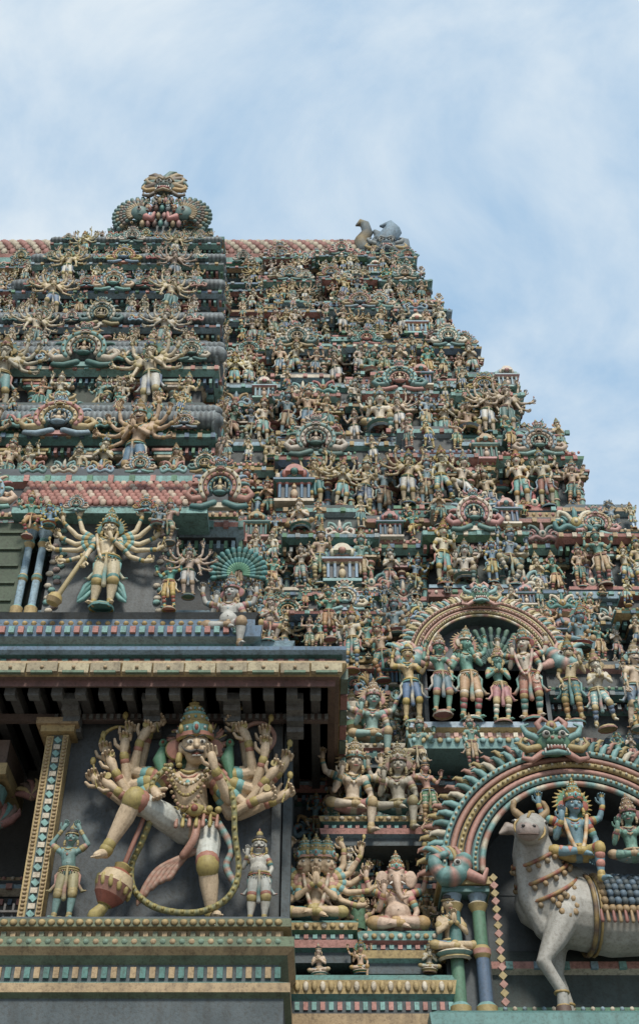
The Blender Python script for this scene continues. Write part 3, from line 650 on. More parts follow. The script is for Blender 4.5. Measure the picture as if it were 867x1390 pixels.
# ---------------------------------------------------------------- porch
PO=MB()
ex0,ex1,ey0,ey1=-12,.12,14.25,18.6
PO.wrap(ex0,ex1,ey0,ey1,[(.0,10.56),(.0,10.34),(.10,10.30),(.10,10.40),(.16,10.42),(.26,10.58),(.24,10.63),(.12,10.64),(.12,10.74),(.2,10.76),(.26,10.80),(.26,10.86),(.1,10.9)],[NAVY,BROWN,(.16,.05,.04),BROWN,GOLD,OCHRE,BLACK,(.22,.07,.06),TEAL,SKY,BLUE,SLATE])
i=0; x=ex0
while x<ex1+.15:
    w_=.42+R.uniform(-.02,.01)
    PO.box((x+.22,ey0-.23+R.uniform(-.01,.01),10.505),(w_,.09,.15),(.46,.39,.22) if i%2 else (.34,.28,.16),ry=.035 if i%2 else -.035); PO.box((x+.22,ey0-.26,10.43),(.30,.06,.035),(.10,.20,.12))
    PO.ell((x+.22,ey0-.29,10.50),(.03,.02,.025),OCHRE,seg=6,rings=4)
    x+=.44; i+=1
for k in range(84): PO.box((ex0+.145*k,ey0-.13,10.69),(.08,.05,.06),(.30,.10,.09) if k%2 else TEAL)
for k in range(9): PO.box((ex1+.23,ey0+.1+k*.44,10.50),(.10,.40,.17),(.36,.13,.12) if k%2 else (.12,.2,.16))
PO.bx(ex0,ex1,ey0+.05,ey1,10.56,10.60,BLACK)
x=ex0
while x<ex1:
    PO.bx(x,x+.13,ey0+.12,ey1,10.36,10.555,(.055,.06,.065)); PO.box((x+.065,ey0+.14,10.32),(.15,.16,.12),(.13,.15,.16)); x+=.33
for x in (-3.55,-2.4,-1.25,-.35):
    for q in range(4): PO.box((x,15.12-.17*q,10.12+.08*q),(.24,.22,.10),(.11,.13,.14) if q%2 else (.17,.18,.18))
PO.bx(ex0,ex1,15.0,15.1,10.25,10.36,(.10,.06,.05)); 
for k in range(40): PO.box((-3.8+k*.1,14.98,10.30),(.05,.05,.07),(.15,.17,.17))
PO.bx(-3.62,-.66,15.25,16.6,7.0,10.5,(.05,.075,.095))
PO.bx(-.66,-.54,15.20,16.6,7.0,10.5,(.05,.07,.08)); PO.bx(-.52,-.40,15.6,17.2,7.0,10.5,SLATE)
PO.bx(-3.84,-3.62,15.02,16.6,7.2,10.05,(.10,.16,.17)); PO.bx(-3.90,-3.80,15.0,15.06,7.2,10.0,GOLD); PO.bx(-3.66,-3.58,14.97,15.2,7.2,10.0,GOLD)
for q in range(26):
    PO.box((-3.73,15.0,7.3+q*.105),(.09,.03,.07),TURQ if q%2 else PALE,ry=.785 if q%2 else 0)
for q in range(50): PO.ell((-3.85,14.99,7.25+q*.055),(.03,.02,.022),OCHRE,seg=6,rings=4); PO.ell((-3.62,14.96,7.25+q*.055),(.03,.02,.022),OCHRE,seg=6,rings=4)
PO.bx(-3.98,-3.5,14.9,16.6,10.02,10.12,GOLD); PO.bx(-4.05,-3.45,14.85,16.6,10.12,10.22,OCHRE)
PO.wrap(-3.85,-.55,14.65,16.8,[(.12,5.0),(.12,6.2),(.2,6.25),(.2,6.36),(.05,6.42),(.05,6.62),(.16,6.7),(.24,6.78),(.24,6.9),(.1,6.92),(.1,7.02),(.2,7.04),(.2,7.14),(.1,7.2)],[SLATE,(.10,.17,.09),OCHRE,TEAL,SLATE,(.12,.19,.12),OCHRE,(.12,.19,.10),NAVY,OCHRE,GOLD,(.12,.16,.08),SLATE])
for k in range(30): PO.box((-3.9+k*.117,14.54,6.97),(.06,.05,.06),OCHRE if k%2 else (.16,.20,.12)); PO.ell((-3.9+k*.117,14.44,7.09),(.05,.03,.04),GOLD,seg=6,rings=4); PO.ell((-3.9+k*.117,14.42,6.84),(.05,.03,.04),(.14,.26,.18) if k%2 else OCHRE,seg=6,rings=4); PO.box((-3.9+k*.117,14.59,6.52),(.07,.05,.13),TEAL if k%2 else OCHRE)
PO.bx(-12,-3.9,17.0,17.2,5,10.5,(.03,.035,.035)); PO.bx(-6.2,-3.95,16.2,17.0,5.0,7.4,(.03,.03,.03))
for k in range(14): PO.bx(-5.6+k*.12,-5.57+k*.12,16.14,16.19,6.3,8.0,(.13,.13,.13)); PO.bx(-5.7,-3.95,16.10,16.13,6.3+k*.12,6.33+k*.12,(.13,.13,.13))
PO.lathe((-4.95,15.6,7.2),[(.16,-2),(.16,1.1),(.28,1.3),(.34,1.55),(.2,1.7),(.2,1.8)],[TEAL,TEAL,BROWN,(.3,.12,.08),TEAL],14)
PO.lathe((-4.95,15.6,9.0),[(.2,0),(.42,.25),(.45,.45),(.3,.5)],[(.33,.12,.09),TURQ,GOLD],14); PO.bx(-5.6,-4.45,15.2,16.4,9.5,9.68,GOLD); PO.bx(-5.5,-4.5,15.3,16.4,9.68,10.1,BROWN)
for k in range(9): flame(PO,-4.55,15.75,9.0,.3+k*.32,.35,((.3,.10,.08),BROWN,TEAL)[k%3],1)
for k in range(7): flame(PO,-4.2,15.9,9.5,.3+k*.4,.3,((.3,.10,.08),BROWN,GOLD)[k%3],1)
PO.lathe((.55,16.9,9.4),[(.12,-1.5),(.12,0),(.1,.1),(.1,1.7),(.15,1.8),(.12,1.9),(.2,2.2)],[GREEN,GOLD,TURQ,GOLD,GREEN,PALE],12)
def ledge(x0,x1,y0,z1,h,cs):
    PO.wrap(x0,x1,y0,y0+1.2,[(.0,z1-h),(.0,z1-h*.75),(.08,z1-h*.68),(.10,z1-h*.5),(.02,z1-h*.46),(.02,z1-h*.32),(.09,z1-h*.25),(.11,z1-h*.08),(.06,z1)],cs)
    n=int((x1-x0)/.11)
    for k in range(n+1): PO.ell((x0+(x1-x0)*k/n,y0-.11,z1-h*.16),(.04,.03,h*.07),GOLD if k%2 else PALE,seg=6,rings=4); PO.box((x0+(x1-x0)*k/n,y0-.03,z1-h*.39),(.06,.05,h*.10),TURQ if k%2 else PINK)
ledge(-.42,.42,16.0,7.68,.55,[SLATE,TEAL,PINK,NAVY,SLATE,GREEN,GOLD,TEAL])
ledge(.62,1.55,15.95,7.52,.55,[SLATE,TURQ,GOLD,NAVY,SLATE,KR,TURQ,TEAL])
ledge(.1,1.6,16.4,9.42,.45,[SLATE,SKY,PINK,NAVY,SLATE,TEAL,GOLD,TEAL])
ledge(.5,1.25,16.75,10.82,.4,[SLATE,SKY,TEAL,NAVY,SLATE,PINK,PALE,TEAL])
ledge(-.4,1.7,15.85,6.9,1.0,[SLATE,GREEN,OCHRE,NAVY,SLATE,TEAL,GOLD,TEAL])
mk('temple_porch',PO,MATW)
# ---------------------------------------------------------------- warrior
s=2.75
q=lambda x,y,z:(x/s,y/s,z/s)
wp=dict(pel=q(-.06,.05,1.36),che=q(-.19,-.05,1.93),head=q(-.13,-.20,2.44),legs=[(q(-.84,-.55,1.50),q(-1.15,-.45,.82)),(q(.14,-.18,.74),q(.22,0,.14))])
arms=[(1,q(.38,-.15,1.66),q(.18,-.45,1.98),(-.25,-.2,1),'m'),(-1,q(-.70,-.1,1.82),q(-.62,-.40,1.70),(.3,-.4,-.6),'m')]
for sd_,cx_,n_ in ((-1,-.66,8),(1,.32,8)):
    for j in range(n_):
        a=-.40+1.75*j/(n_-1) if sd_<0 else -.70+2.05*j/(n_-1)
        Rr=(.82 if j%2 else .62)
        x=cx_+sd_*Rr*math.cos(a)*.92; z=2.06+Rr*math.sin(a)*.95
        el=(cx_+sd_*.46*math.cos(a-.62)-sd_*.06, .16 if j%2 else .04, 1.98+.46*math.sin(a-.62))
        d=V((sd_*math.cos(a+1.0),-.1,math.sin(a+1.0)))
        arms.append((sd_,q(*el),q(x,.02 if j%2 else -.14,z),tuple(d),'w' if j%2 else 'n'))
SKW=(.70,.52,.36)
Wm=human(wp,arms,skin=SKW,cloth=(.64,.66,.60),leg2=SKW,gold=(.44,.33,.11),c1=(.44,.17,.13),c2=TURQ,vox=.0046,det=1,mous=True,hyaw=.15,htilt=-.10,hpitch=.22,halo=((.07,.20,.12),(.40,.16,.12)),hk=1.26,ped=False,fat=1.14,sash=False)
X=MB(); X.M=Matrix.Scale(1/s,4)
pts=[(-.45,-.22,2.15),(-.66,-.30,1.85),(-.60,-.35,1.45),(-.74,-.20,1.05),(-.86,-.10,.75),(-.78,-.08,.42),(-.45,-.12,.18),(.05,-.2,.10),(.42,-.2,.28),(.55,-.15,.65),(.48,-.20,1.15),(.42,-.25,1.7),(.15,-.25,2.15)]
sp=spl(pts,8); X.tube(sp,.042,[(.18,.19,.08),(.42,.33,.11)],8)
for k,p in enumerate(sp):
    if k%2: X.ell(p+V((0,-.045,0)),.026,(.42,.33,.11),seg=5,rings=4)
G_=(.44,.33,.11); PK=(.46,.22,.17)
for k in range(5): X.tube(spl([(-.10+.03*k,-.15,.95),(-.26-.05*k,-.10,.75),(-.36-.07*k,-.08,.60-.02*k),(-.46-.07*k,-.05,.66-.10*k)],5),[.04]*15+[.02],[PK,(.52,.34,.27)],7)
X.tube(spl([(-.02,-.25,1.3),(-.05,-.28,1.05),(-.18,-.22,.85)],5),.055,PK,8)
X.tube(spl([(.25,-.1,1.35),(.44,-.1,1.0),(.38,-.1,.75),(.52,-.1,.5)],5),.05,[TURQ,PK],7)
h0=V((-.20,.05,1.32)); k0=V((-.84,-.55,1.50))
for t in (.12,.24,.36,.48,.60,.72,.84): band(X,h0,k0,t,.205-.085*t,(.54,.58,.54),.012,12)
band(X,h0,k0,.93,.135,G_,.03,12)
h0=V((.08,.05,1.32)); k0=V((.14,-.18,.74))
for t in (.3,.45,.6,.75): band(X,h0,k0,t,.195-.075*t,(.54,.58,.54),.012,12)
band(X,h0,k0,.88,.145,G_,.03,12)
for k in range(7): X.tube([(-.30+.09*k,-.24-.03*math.sin(k*pi/6),1.40),(-.30+.09*k,-.30-.03*math.sin(k*pi/6),1.22)],[.02,.03],G_ if k%2 else PK,6)
for k in range(6): X.ell((-.33+.115*k,-.24-.05*math.sin(k*pi/5),1.48),.05,G_,seg=7,rings=5)
X.ell((-.06,-.32,1.44),(.11,.08,.09),G_,seg=12,rings=8); X.ell((-.06,-.39,1.44),(.05,.04,.05),RED,seg=8,rings=6)
mr_=Matrix.Rotation(.35,3,'Y')
X.lathe((-1.02,-.30,.42),[(.001,-.30),(.10,-.28),(.20,-.16),(.25,.0),(.20,.14),(.10,.20),(.12,.26),(.05,.30)],[G_,RED,(.32,.13,.10),CREAM,RED,G_,G_],16,mr_)
for k in range(12):
    a=2*pi*k/12; X.ell(V((-1.02,-.30,.42))+mr_@V((.22*math.cos(a),.22*math.sin(a),-.03)),(.04,.04,.09),G_,seg=6,rings=4)
X.tube([(-1.12,-.30,.14),(-1.22,-.30,.02)],[.07,.10],G_,8); X.tube([(-.93,-.30,.66),(-.64,-.32,1.62)],[.035,.03],(.36,.14,.11),8)
for sx,x0_ in ((-1,-.60),(1,.34)):
    X.tube([(x0_,-.05,2.52),(x0_-.03,-.08,2.32),(x0_+.03,-.05,2.05)],[.05,.10,.04],GREEN,8); X.ell((x0_,-.08,2.57),.065,GREEN,seg=8,rings=6); X.tube([(x0_,-.12,2.57),(x0_,-.19,2.53)],[.03,.01],RED,6)
X.tube([(.72+.24*math.cos(a),.0,2.70+.24*math.sin(a)) for a in [-.9+3.3*k/16 for k in range(17)]],.035,(.36,.17,.13),7)
X.tube([(-1.25+.25*math.cos(a),.0,2.62+.26*math.sin(a)) for a in [.9+2.4*k/12 for k in range(13)]],[.02+.001*k for k in range(13)],GOLD,6)
for dr,w_,cl in ((.50,.30,G_),(.34,.28,PALE),(.68,.33,(.44,.24,.17))):
    pp=[(-.19+w_*t,-.27-.10*(1-t*t),2.13-dr*(1-t*t)) for t in [k/10-1 for k in range(21)]]
    for k,p in enumerate(pp): X.ell(p,.026,cl if k%2 else (.3,.2,.08),seg=6,rings=5)
for k in range(22):
    a=-.7+(pi+1.4)*k/21; c_=V((-.13,-.02,2.50)); d=V((math.cos(a),0,math.sin(a))); X.tube([c_+d*.30,c_+d*.40+V((0,-.03,0)),c_+d*.47+V((-d.z*.05,0,d.x*.05))],[.045,.04,.015],BLACK if k%2 else (.40,.18,.14),6)
Wm.merge(X)
mk('warrior_guardian_statue',Wm,MAT,(-1.6,14.92,7.22),(0,0,0),s)
print('warrior',time.time()-T0,len(Wm.v))
a1=human(STAND,A_over(STAND['che']),skin=(.17,.38,.34),cloth=(.42,.35,.16),leg2=(.20,.42,.38),c1=GOLD,c2=PINK,vox=.009,det=1,belly=.8,fat=1.1,kind='bun')
mk('green_attendant_statue',a1,MAT,(-3.30,14.85,7.25),(0,0,0),1.22)
a2=human(STAND,A_stand(STAND['che']),skin=(.60,.58,.51),cloth=(.50,.52,.48),c1=RED,c2=TEAL,vox=.009,det=1,belly=1.25,fat=1.35,kind='bun',hk=1.3,mous=True)
mk('dwarf_attendant_statue',a2,MAT,(-.80,14.80,7.22),(0,0,0),1.12)
cb=fan(-1,STAND['che'],5,-.7,.95,.42)+fan(1,STAND['che'],5,-.7,.95,.42)+A_club(STAND['che'])
a3=human(STAND,cb,skin=(.68,.55,.36),cloth=(.58,.50,.33),c1=TEAL,c2=TURQ,vox=.007,det=1,mous=True,fat=1.3,hk=1.2,halo=(TEAL,GOLD),garland=(OCHRE,PALE))
Z=MB(); Z.tube([(-.20,-.12,.50),(-.40,-.12,.06)],[.022,.028],(.46,.35,.17),8); Z.lathe((-.43,-.12,.02),[(.001,-.07),(.06,-.05),(.08,0),(.06,.05),(.02,.08)],[GOLD,OCHRE,GOLD,OCHRE],12,Matrix.Rotation(.3,3,'Y'))
for sx in (-1,1): 
    for k in range(3): Z.tube([(sx*.10,.02,.35-.07*k),(sx*.18,.02,.25-.07*k),(sx*.23,.02,.12-.02*k)],[.02,.028,.015],TEAL if k%2 else TURQ,7)
a3.merge(Z)
mk('club_bearing_deity_statue',a3,MAT,(-3.58,15.78,12.80),(.08,0,0),1.68)
a4=human(LALI,A_four(LALI['che']),skin=(.60,.61,.55),cloth=(.54,.51,.44),c1=PINK,c2=SKY,vox=.009,det=1,belly=1.1,fat=1.2,hyaw=-.3,ped=False)
mk('seated_moon_deity_statue',a4,MAT,(-1.48,16.0,12.36),(.08,0,0),1.7)
FN=MB()
for r in range(4):
    for k in range(17):
        a=-.3+(pi+.6)*k/16; r0=.12+.12*r; FN.tube([(r0*math.cos(a),.02-.02*r,r0*math.sin(a)),((r0+.14)*math.cos(a),-.02*r,(r0+.14)*math.sin(a))],[.03,.05+.008*r],(GREEN,TEAL,(.03,.13,.10),TEAL)[r],5)
mk('peacock_fan_ornament',FN,MAT,(-1.38,16.1,13.75),(.1,0,0),.72)
a5=human(SQUAT,A_join(SQUAT['che']),skin=(.48,.38,.30),cloth=PINK,vox=.012,det=1,belly=1)
mk('kneeling_attendant_statue',a5,MAT,(-.85,16.05,12.32),(.08,0,.4),1.0)
# ---------------------------------------------------------------- right lower statues
SL=empty('lower_wall_statue_group')
a6=human(SIT,A_many(SIT['che'],5,.33)+A_join(SIT['che']),skin=(.62,.41,.26),cloth=TEAL,c1=PINK,c2=TURQ,heads=3,vox=.009,det=1,halo=(TEAL,GREEN),garland=(RED,PALE),hk=1.15,ped=False)
mk('three_headed_deity_statue',a6,MAT,(-.05,16.15,7.70),(.05,0,0),1.75,)
a7=human(SIT,A_four(SIT['che']),skin=(.58,.44,.30),cloth=(.34,.14,.09),elephant=True,belly=1.35,fat=1.3,vox=.009,det=1,hpitch=.1,ped=False)
mk('ganesha_statue',a7,MAT,(1.08,16.10,7.54),(.05,0,0),1.6)
gm=[]
for sk_,cl_,c1_ in (((.60,.48,.32),PINK,TEAL),((.60,.52,.39),TEAL,PINK),((.20,.38,.34),OCHRE,PINK)):
    a8=human(LALI,A_four(LALI['che']),skin=sk_,cloth=cl_,c1=c1_,c2=PALE,female=True,vox=.01,det=1,halo=(OCHRE,GOLD),ped=False); me=a8.mesh('seated_goddess'); me.materials.append(MAT); gm.append(me)
for j,(x,y,z,sc_,rz) in enumerate(((.50,16.45,9.45,1.75,.2),(1.20,16.45,9.45,1.65,-.1),(.85,16.8,10.85,1.6,.1))):
    ob=bpy.data.objects.new('seated_goddess_statue',gm[j]); ob.location=(x,y,z); ob.rotation_euler=(.08,0,rz); ob.scale=(sc_,)*3; link(ob)
for kk,x,y,z,s_ in (('seated_sage',1.78,15.9,7.2,1.35),('maiden',1.62,16.2,9.2,.95),('cornice_bearer',.45,16.4,8.3,.7),('cornice_bearer',1.6,16.1,8.6,.75),('dancer',1.55,16.7,10.2,1.0),('club_bearer',.30,16.7,10.9,1.0),
    ('maiden',1.50,16.75,11.2,1.35),('attendant',4.15,16.8,11.25,1.35),('devotee',4.65,16.9,11.2,1.25),('club_bearer',5.2,16.9,11.2,1.4),('dancer',1.1,17.2,12.3,1.1),('deity_four_armed',.55,17.2,12.5,1.1),('seated_deity',4.5,17.1,12.9,1.2),('seated_deity',1.35,17.3,13.3,1.2),('maiden',.2,17.3,13.2,1.0),
    ('attendant',2.35,16.2,10.1,.8),('maiden',5.1,16.0,10.1,1.1),('seated_sage',.0,15.9,6.95,.6),('seated_deity',.55,15.9,6.98,.6),('seated_sage',1.45,15.85,6.98,.6)):
    put(kk,x,y,z,s_,parent=SL)
for k in range(60):
    x=R.uniform(-.2,1.75); z=R.uniform(7.4,13.4)
    put(R.choice(['kudu','scroll','scroll','pil','cornice_bearer','attendant','maiden','seated_deity','dancer']),x,Y(z)+.25-.35*R.random(),z,R.uniform(.42,.7),parent=SL)
# ---------------------------------------------------------------- arches
def archniche(name,cx,cz,y,ri,ro,zb,depth,cols,kp,sz=1.0,pillars=True):
    m=MB()
    m.arcband(cx,cz,ri,ro,y,y+depth,cols[0],0,pi,36,sz)
    k=5; dr=(ro-ri)/k
    for j in range(k+1):
        r=ri+dr*j; n=60
        pts=[(cx+r*math.cos(t),y-.02-.02*(j%2),cz+r*sz*math.sin(t)) for t in [pi*i/n for i in range(n+1)]]
        m.tube(pts,dr*.42,cols[1+j%(len(cols)-1)] if j not in (0,) else [cols[1],cols[1],PALE,PALE,cols[2],cols[2]],7)
        if j%2:
            for i in range(0,n+1): m.ell((pts[i][0],y-.06-dr*.3,pts[i][2]),dr*.22,PALE if i%2 else GOLD,seg=5,rings=4)
    nf=37
    for i in range(nf):
        t=.05+(pi-.1)*i/(nf-1); f_=ro/2
        flame(m,cx+ro*1.02*math.cos(t),y+.02,cz+ro*1.02*sz*math.sin(t),t,.20*f_+.05,(TEAL,PALE,cols[2],TURQ)[i%4],1 if t>pi/2 else -1)
        flame(m,cx+ro*1.09*math.cos(t+.04),y+.10,cz+ro*1.09*sz*math.sin(t+.04),t,.18*f_+.05,(cols[1],GOLD)[i%2],1 if t>pi/2 else -1)
    for sx in (-1,1):
        ex=cx+sx*(ri+ro)/2
        m.tube(spl([(ex,y-.05,cz+.1),(ex+sx*.12,y-.12,cz-.12),(ex+sx*.34,y-.12,cz-.1),(ex+sx*.40,y-.1,cz+.12),(ex+sx*.22,y-.1,cz+.2)],4),[.14]*8+[.10]*5+[.05]*4,[TEAL,TURQ,TEAL,PINK],8)
        m.ell((ex+sx*.1,y-.2,cz+.02),.06,WHITE,seg=7,rings=5); m.ell((ex+sx*.1,y-.25,cz+.02),.03,BLACK,seg=6,rings=4)
        m.tube([(ex-sx*.05,y-.1,cz-.1),(ex-sx*.25,y-.15,cz-.2),(ex-sx*.3,y-.15,cz-.05)],[.09,.07,.03],PINK,7)
        for k2 in range(6): flame(m,ex+sx*(.05+.06*k2),y-.08,cz+.12+.02*k2,pi/2-sx*.35*k2*.5,.22,(PINK,GOLD,TURQ)[k2%3],-sx)
        if pillars:
            for dx in (-.17,.17):
                h=cz-.25-zb
                m.lathe((ex+dx,y+.1,zb),[(.14,0),(.14,.15),(.09,.2),(.09,h*.45),(.12,h*.48),(.12,h*.52),(.09,h*.55),(.09,h*.82),(.14,h*.88),(.10,h*.9),(.16,h)],[GOLD,TURQ,GREEN if dx<0 else BLUE,GOLD,PINK,GOLD,TEAL if dx<0 else GREEN,GOLD,PALE,SKY],12)
            m.box((ex,y+.3,cz-.18),(.75,.8,.10),GOLD); m.box((ex,y+.3,cz-.28),(.65,.7,.08),TEAL)
            m.bx(ex-.3,ex+.3,y+.25,y+depth,zb,cz-.3,SLATE)
    m.bx(cx-ri,cx+ri,y+depth*.75,y+depth,zb,cz+.05,SLATE)
    m.prism([(cx+ri*1.01*math.cos(pi*i/24),cz+ri*1.01*sz*math.sin(pi*i/24)) for i in range(25)],y+depth*.74,y+depth*.9,SLATE)
    kirti(m,cx+kp[0],y-.15,cz+ro*sz+kp[1],kp[2],GREEN,PINK,TURQ)
    return m
m=archniche('bull',3.68,8.30,15.72,1.42,1.95,6.35,1.2,(SLATE,(.46,.19,.14),TURQ,PINK,GOLD),(-.22,.12,.62),.92)
m.wrap(1.6,5.8,15.6,17,[(.1,4.8),(.1,5.6),(.2,5.7),(.2,5.85),(.05,5.9),(.05,6.1),(.2,6.15),(.22,6.3),(.1,6.36)],[NAVY,GREEN,GOLD,TEAL,PINK,GOLD,TURQ,TEAL])
for q_ in range(16): m.box((2.38,15.62,6.5+q_*.11),(.08,.05,.08),GOLD if q_%2 else PINK,ry=.78)
mk('bull_niche_arch',m,MAT)
m=archniche('wed',2.80,12.45,16.85,.98,1.28,11.15,.4,((.05,.12,.12),(.46,.18,.13),GOLD,(.46,.18,.13)),(0,.05,.42),.95,False)
m.wrap(1.55,4.05,16.75,17.6,[(.1,10.7),(.15,10.85),(.05,10.9),(.05,11.0),(.15,11.05),(.15,11.15)],[TURQ,PALE,PINK,GOLD,SKY])
for k in range(20): m.ell((1.5+.135*k,16.60,10.82),(.05,.03,.05),GOLD if k%2 else TURQ,seg=6,rings=4); m.box((1.5+.135*k,16.68,10.95),(.07,.05,.07),PINK if k%2 else PALE)
m.bx(1.75,3.85,17.15,17.6,11.1,12.5,SLATE)
for r in range(4):
    for k in range(15):
        a=.1+(pi-.2)*k/14; r0=.15+.13*r; m.tube([(2.95+r0*math.cos(a),17.02-.03*r,12.5+r0*math.sin(a)*.95),(2.95+(r0+.13)*math.cos(a),17.0-.03*r,12.5+(r0+.13)*math.sin(a)*.95)],[.03,.05],((.03,.13,.11),(.04,.16,.09))[r%2],5)
mk('wedding_niche_arch',m,MAT)
g1=human(STAND,A_club(STAND['che'])+fan(1,STAND['che'],1,.9,.9,.25),skin=(.10,.35,.28),cloth=(.56,.35,.15),c1=PALE,c2=TURQ,vox=.01,det=1,stripe=(GOLD,RED),hyaw=.5,halo=(TERRA,GOLD))
mk('wedding_god_statue',g1,MAT,(2.42,16.65,11.2),(.06,0,.15),1.52)
g2=human(STAND,A_join(STAND['che']),skin=(.09,.31,.24),cloth=(.42,.14,.17),c1=GOLD,c2=PINK,female=True,vox=.011,det=1,stripe=(GOLD,PALE),hyaw=.2)
mk('wedding_bride_statue',g2,MAT,(2.92,16.62,11.15),(.06,0,.1),1.22)
g3=human(STAND,A_four(STAND['che']),skin=(.66,.58,.45),cloth=(.54,.25,.15),c1=RED,c2=TURQ,vox=.01,det=1,stripe=(PALE,TEAL),hyaw=-.4,halo=(SLATE,PINK),garland=(PINK,PALE))
mk('wedding_bridegroom_statue',g3,MAT,(3.42,16.65,11.2),(.06,0,-.2),1.52)
g4=human(STAND,A_up(STAND['che']),skin=(.12,.35,.27),cloth=(.14,.26,.34),c1=PINK,c2=PALE,female=True,vox=.011,det=1)
mk('wedding_maiden_statue',g4,MAT,(1.95,16.45,11.2),(.06,0,.1),1.30)
# ---------------------------------------------------------------- bull
B=MB();O=MB();bl=MB(); BW=(.50,.49,.44)
B.tube([(-.95,0,1.60),(-.55,0,1.50),(0,0,1.42),(.6,0,1.45),(1.05,0,1.52),(1.25,0,1.5)],[.40,.50,.52,.50,.47,.36],BW,18)
B.ell((-.55,.0,1.95),(.34,.26,.22),BW,seg=14,rings=8)
B.tube([(-.75,0,1.65),(-.98,-.12,2.0),(-1.06,-.25,2.28),(-1.08,-.32,2.42)],[.45,.38,.31,.26],BW,14)
B.tube([(-.98,-.1,1.2),(-1.22,-.2,1.6),(-1.27,-.32,2.05)],[.16,.13,.09],BW,10)
B.tube([(-1.04,-.32,2.58),(-1.13,-.54,2.48),(-1.26,-.86,2.30),(-1.30,-.98,2.25)],[.23,.235,.18,.16],BW,12)
B.ell((-1.31,-1.02,2.22),(.18,.13,.14),(.40,.32,.28),seg=10,rings=6)
B.ell((-1.06,-.42,2.66),(.16,.14,.12),BW,seg=10,rings=6)
for sx in (-1,1):
    B.tube([(-1.04+sx*.18,-.28,2.58),(-1.02+sx*.38,-.24,2.62),(-.98+sx*.54,-.28,2.52)],[.06,.105,.03],(.5,.42,.36),8)
    O.tube(spl([(-1.06+sx*.13,-.36,2.74),(-1.06+sx*.25,-.36,2.86),(-1.08+sx*.20,-.38,3.0)],4),[.06]*4+[.045]*4+[.018],OCHRE,8)
    B.ell((-1.15+sx*.19,-.60,2.54),(.06,.08,.05),BW,seg=8,rings=6)
    O.ell((-1.16+sx*.21,-.64,2.53),(.05,.055,.042),WHITE,seg=8,rings=6); O.ell((-1.175+sx*.235,-.67,2.525),.03,BLACK,seg=7,rings=5)
    O.ell((-1.32+sx*.075,-1.13,2.25),(.03,.02,.02),BLACK,seg=6,rings=4)
O.tube([(-1.46,-1.08,2.15),(-1.32,-1.14,2.13),(-1.18,-1.08,2.15)],.012,BROWN,5)
for y_ in (-.26,.26):
    f=-.30 if y_<0 else .0
    B.tube([(-.72,y_,1.35),(-.80+f*.4,y_-.02,1.0),(-.82+f,y_-.05,.68),(-.70+f*.7,y_-.02,.32),(-.70+f*.7,y_,.12)],[.24,.17,.105,.08,.085],BW,10)
    O.lathe((-.70+f*.7,y_,.0),[(.11,0),(.10,.12),(.085,.14)],[BROWN,GOLD],10)
    B.tube([(1.05,y_,1.45),(.92,y_-.02,.98),(1.22,y_,.62),(1.14,y_,.3),(1.12,y_,.12)],[.32,.22,.105,.08,.085],BW,10)
    O.lathe((1.12,y_,.0),[(.11,0),(.10,.12),(.085,.14)],[BROWN,GOLD],10)
    O.tube([(-.70+f*.7+.09*math.cos(a),y_+.09*math.sin(a),.30) for a in [2*pi*k/10 for k in range(10)]],.02,GOLD,5,True)
B.tube([(1.52,0,1.72),(1.68,.0,1.5),(1.66,0,1.0),(1.62,0,.6)],[.06,.045,.035,.05],BW,8)
fuse(B,.022,bl,3)
def loop(mb,c,r,m_,w_,col,n=22):
    mb.tube([V(c)+m_@V((r*math.cos(2*pi*k/n),r*math.sin(2*pi*k/n),0)) for k in range(n)],w_,col,6,True)
for (c,r) in (((-.86,-.05,1.78),.45),((-.95,-.12,1.98),.40),((-1.04,-.2,2.20),.345)):
    m_=Matrix.Rotation(-.5,3,'Y')@Matrix.Rotation(.4,3,'X'); loop(O,c,r,m_,.03,[GOLD,RED])
    for k in range(16):
        aa=2*pi*k/16; O.ell(V(c)+m_@V(((r+.03)*math.cos(aa),(r+.03)*math.sin(aa),-.06)),.042,OCHRE if k%2 else (.34,.25,.13),seg=6,rings=5)
for x_,r in ((-.35,.535),(.62,.515)):
    loop(O,(x_,0,1.46),r,Matrix.Rotation(pi/2,3,'Y'),.035,[GOLD,BROWN])
    loop(O,(x_+.08,0,1.45),r,Matrix.Rotation(pi/2,3,'Y'),.02,GOLD)
for k in range(14):
    a0=-.15+k*.20
    for j in range(9):
        O.ell((-.22+j*.095,.545*math.cos(pi-a0),1.44+.545*math.sin(a0)),(.06,.06,.06),((.10,.18,.26) if (j+k)%2 else SLATE) if 0<j<8 and k>0 else OCHRE,seg=6,rings=4)
for k in range(12): O.tube([(-.3+.085*k,-.56,1.32),(-.3+.085*k,-.57,1.18)],[.02,.03],OCHRE if k%2 else (.34,.12,.09),5)
for k in range(8):
    a=2*pi*k/8; O.ell((-.72+.13*math.cos(a),-.46,1.42+.13*math.sin(a)),(.05,.03,.05),OCHRE,seg=6,rings=4); O.ell((1.02+.14*math.cos(a),-.46,1.5+.14*math.sin(a)),(.05,.03,.05),OCHRE,seg=6,rings=4)
O.tube([(-1.06,-.50,2.76),(-1.15,-.66,2.68),(-1.26,-.92,2.48)],[.03,.025,.02],GOLD,6); loop(O,(-1.21,-.76,2.38),.215,Matrix.Rotation(1.2,3,'X'),.018,GOLD)
bl.merge(O)
mk('nandi_bull_statue',bl,MAT,(4.02,16.12,6.38),(0,0,.08),.98)
sv=human(LALI,A_four(LALI['che']),skin=(.15,.29,.34),cloth=(.48,.37,.14),c1=RED,c2=TURQ,vox=.008,det=1,halo=(GREEN,GOLD),stripe=(GOLD,PINK),garland=(ORANGE,PALE),ped=False)
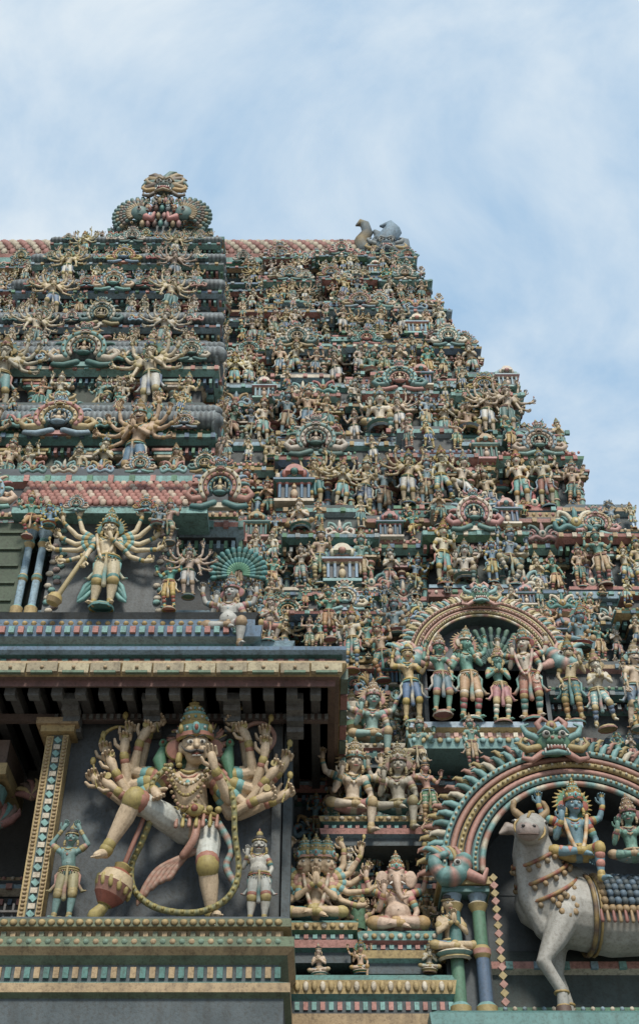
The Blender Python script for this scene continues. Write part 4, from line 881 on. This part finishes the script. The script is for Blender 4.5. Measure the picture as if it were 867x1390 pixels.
mk('seated_shiva_statue',sv,MAT,(3.62,15.75,8.40),(.06,0,.05),1.75)
pv=human(LALI,A_stand(LALI['che']),skin=(.09,.33,.26),cloth=(.18,.34,.36),c1=RED,c2=GOLD,female=True,vox=.009,det=1,stripe=(GOLD,TEAL),hyaw=-.3,ped=False)
mk('seated_parvati_statue',pv,MAT,(4.38,15.70,8.38),(.06,0,-.1),1.42)
# ---------------------------------------------------------------- ground
G=MB(); G.add([(-600,-600,0),(600,-600,0),(600,600,0),(-600,600,0)],[(0,1,2,3)],(.20,.17,.14),False)
mk('ground',G,MATW)
P0=MB(); P0.wrap(2*XC-11.2,11.2,16.4,31,[(.5,0.01),(.5,.6),(.2,.8),(.2,4.4),(.5,4.7),(.5,4.95)],[GREY,OCHRE,(.25,.22,.18),GREY,OCHRE]); P0.bx(-12,1,14.9,16.6,.01,4.98,(.22,.20,.17)); P0.bx(1.3,6.0,15.7,16.6,.01,4.78,(.22,.20,.17))
mk('stone_base',P0,MATW,parent=TOWER)
# ---------------------------------------------------------------- world, sun, camera
w=bpy.data.worlds.new('World'); sc.world=w; w.use_nodes=True; N=w.node_tree.nodes; L=w.node_tree.links
bg=N['Background']; sk=N.new('ShaderNodeTexSky'); sk.sky_type='NISHITA'; sk.sun_disc=False
el=math.radians(46); az=math.radians(172)
sk.sun_elevation=el; sk.sun_rotation=az; sk.altitude=100; sk.dust_density=1.5
hz=N.new('ShaderNodeMixRGB'); hz.inputs['Fac'].default_value=.85; hz.inputs['Color2'].default_value=(2.55,4.0,5.6,1); L.new(sk.outputs['Color'],hz.inputs['Color1'])
tc=N.new('ShaderNodeTexCoord'); mp=N.new('ShaderNodeMapping'); mp.inputs['Scale'].default_value=(1.8,2.3,2.7); mp.inputs['Rotation'].default_value=(0.2,0.3,.9); mp.inputs['Location'].default_value=(.7,.2,.4)
no=N.new('ShaderNodeTexNoise'); no.inputs['Scale'].default_value=1.6; no.inputs['Detail'].default_value=9; no.inputs['Roughness'].default_value=.58; no.inputs['Distortion'].default_value=.35
L.new(tc.outputs['Generated'],mp.inputs['Vector']); L.new(mp.outputs[0],no.inputs['Vector'])
cr=N.new('ShaderNodeValToRGB'); cr.color_ramp.elements[0].position=.38; cr.color_ramp.elements[0].color=(.0,.0,.0,1); cr.color_ramp.elements[1].position=.64; cr.color_ramp.elements[1].color=(.95,.95,.95,1)
L.new(no.outputs['Fac'],cr.inputs['Fac'])
mx=N.new('ShaderNodeMixRGB'); mx.inputs['Color2'].default_value=(5.2,5.75,6.15,1)
L.new(cr.outputs['Color'],mx.inputs['Fac']); L.new(hz.outputs['Color'],mx.inputs['Color1']); L.new(mx.outputs['Color'],bg.inputs['Color'])
bg.inputs['Strength'].default_value=.15
sd=bpy.data.lights.new('sun','SUN'); sd.energy=3.6; sd.angle=math.radians(11); sd.color=(1,.94,.85)
so=bpy.data.objects.new('sun',sd); link(so)
dirv=V((math.sin(az)*math.cos(el),math.cos(az)*math.cos(el),math.sin(el)))
so.rotation_euler=dirv.to_track_quat('Z','Y').to_euler()
cd=bpy.data.cameras.new('camera'); co=bpy.data.objects.new('camera',cd); link(co); sc.camera=co
cd.sensor_fit='VERTICAL'; cd.sensor_height=36; cd.sensor_width=24; cd.lens=1600/1390*36; cd.clip_end=3000
co.location=(0,0,1.6); co.rotation_euler=(math.radians(130),0,0)
sc.view_settings.view_transform='Standard'; sc.view_settings.look='None'; sc.view_settings.exposure=0
print('done',time.time()-T0,NI[0])
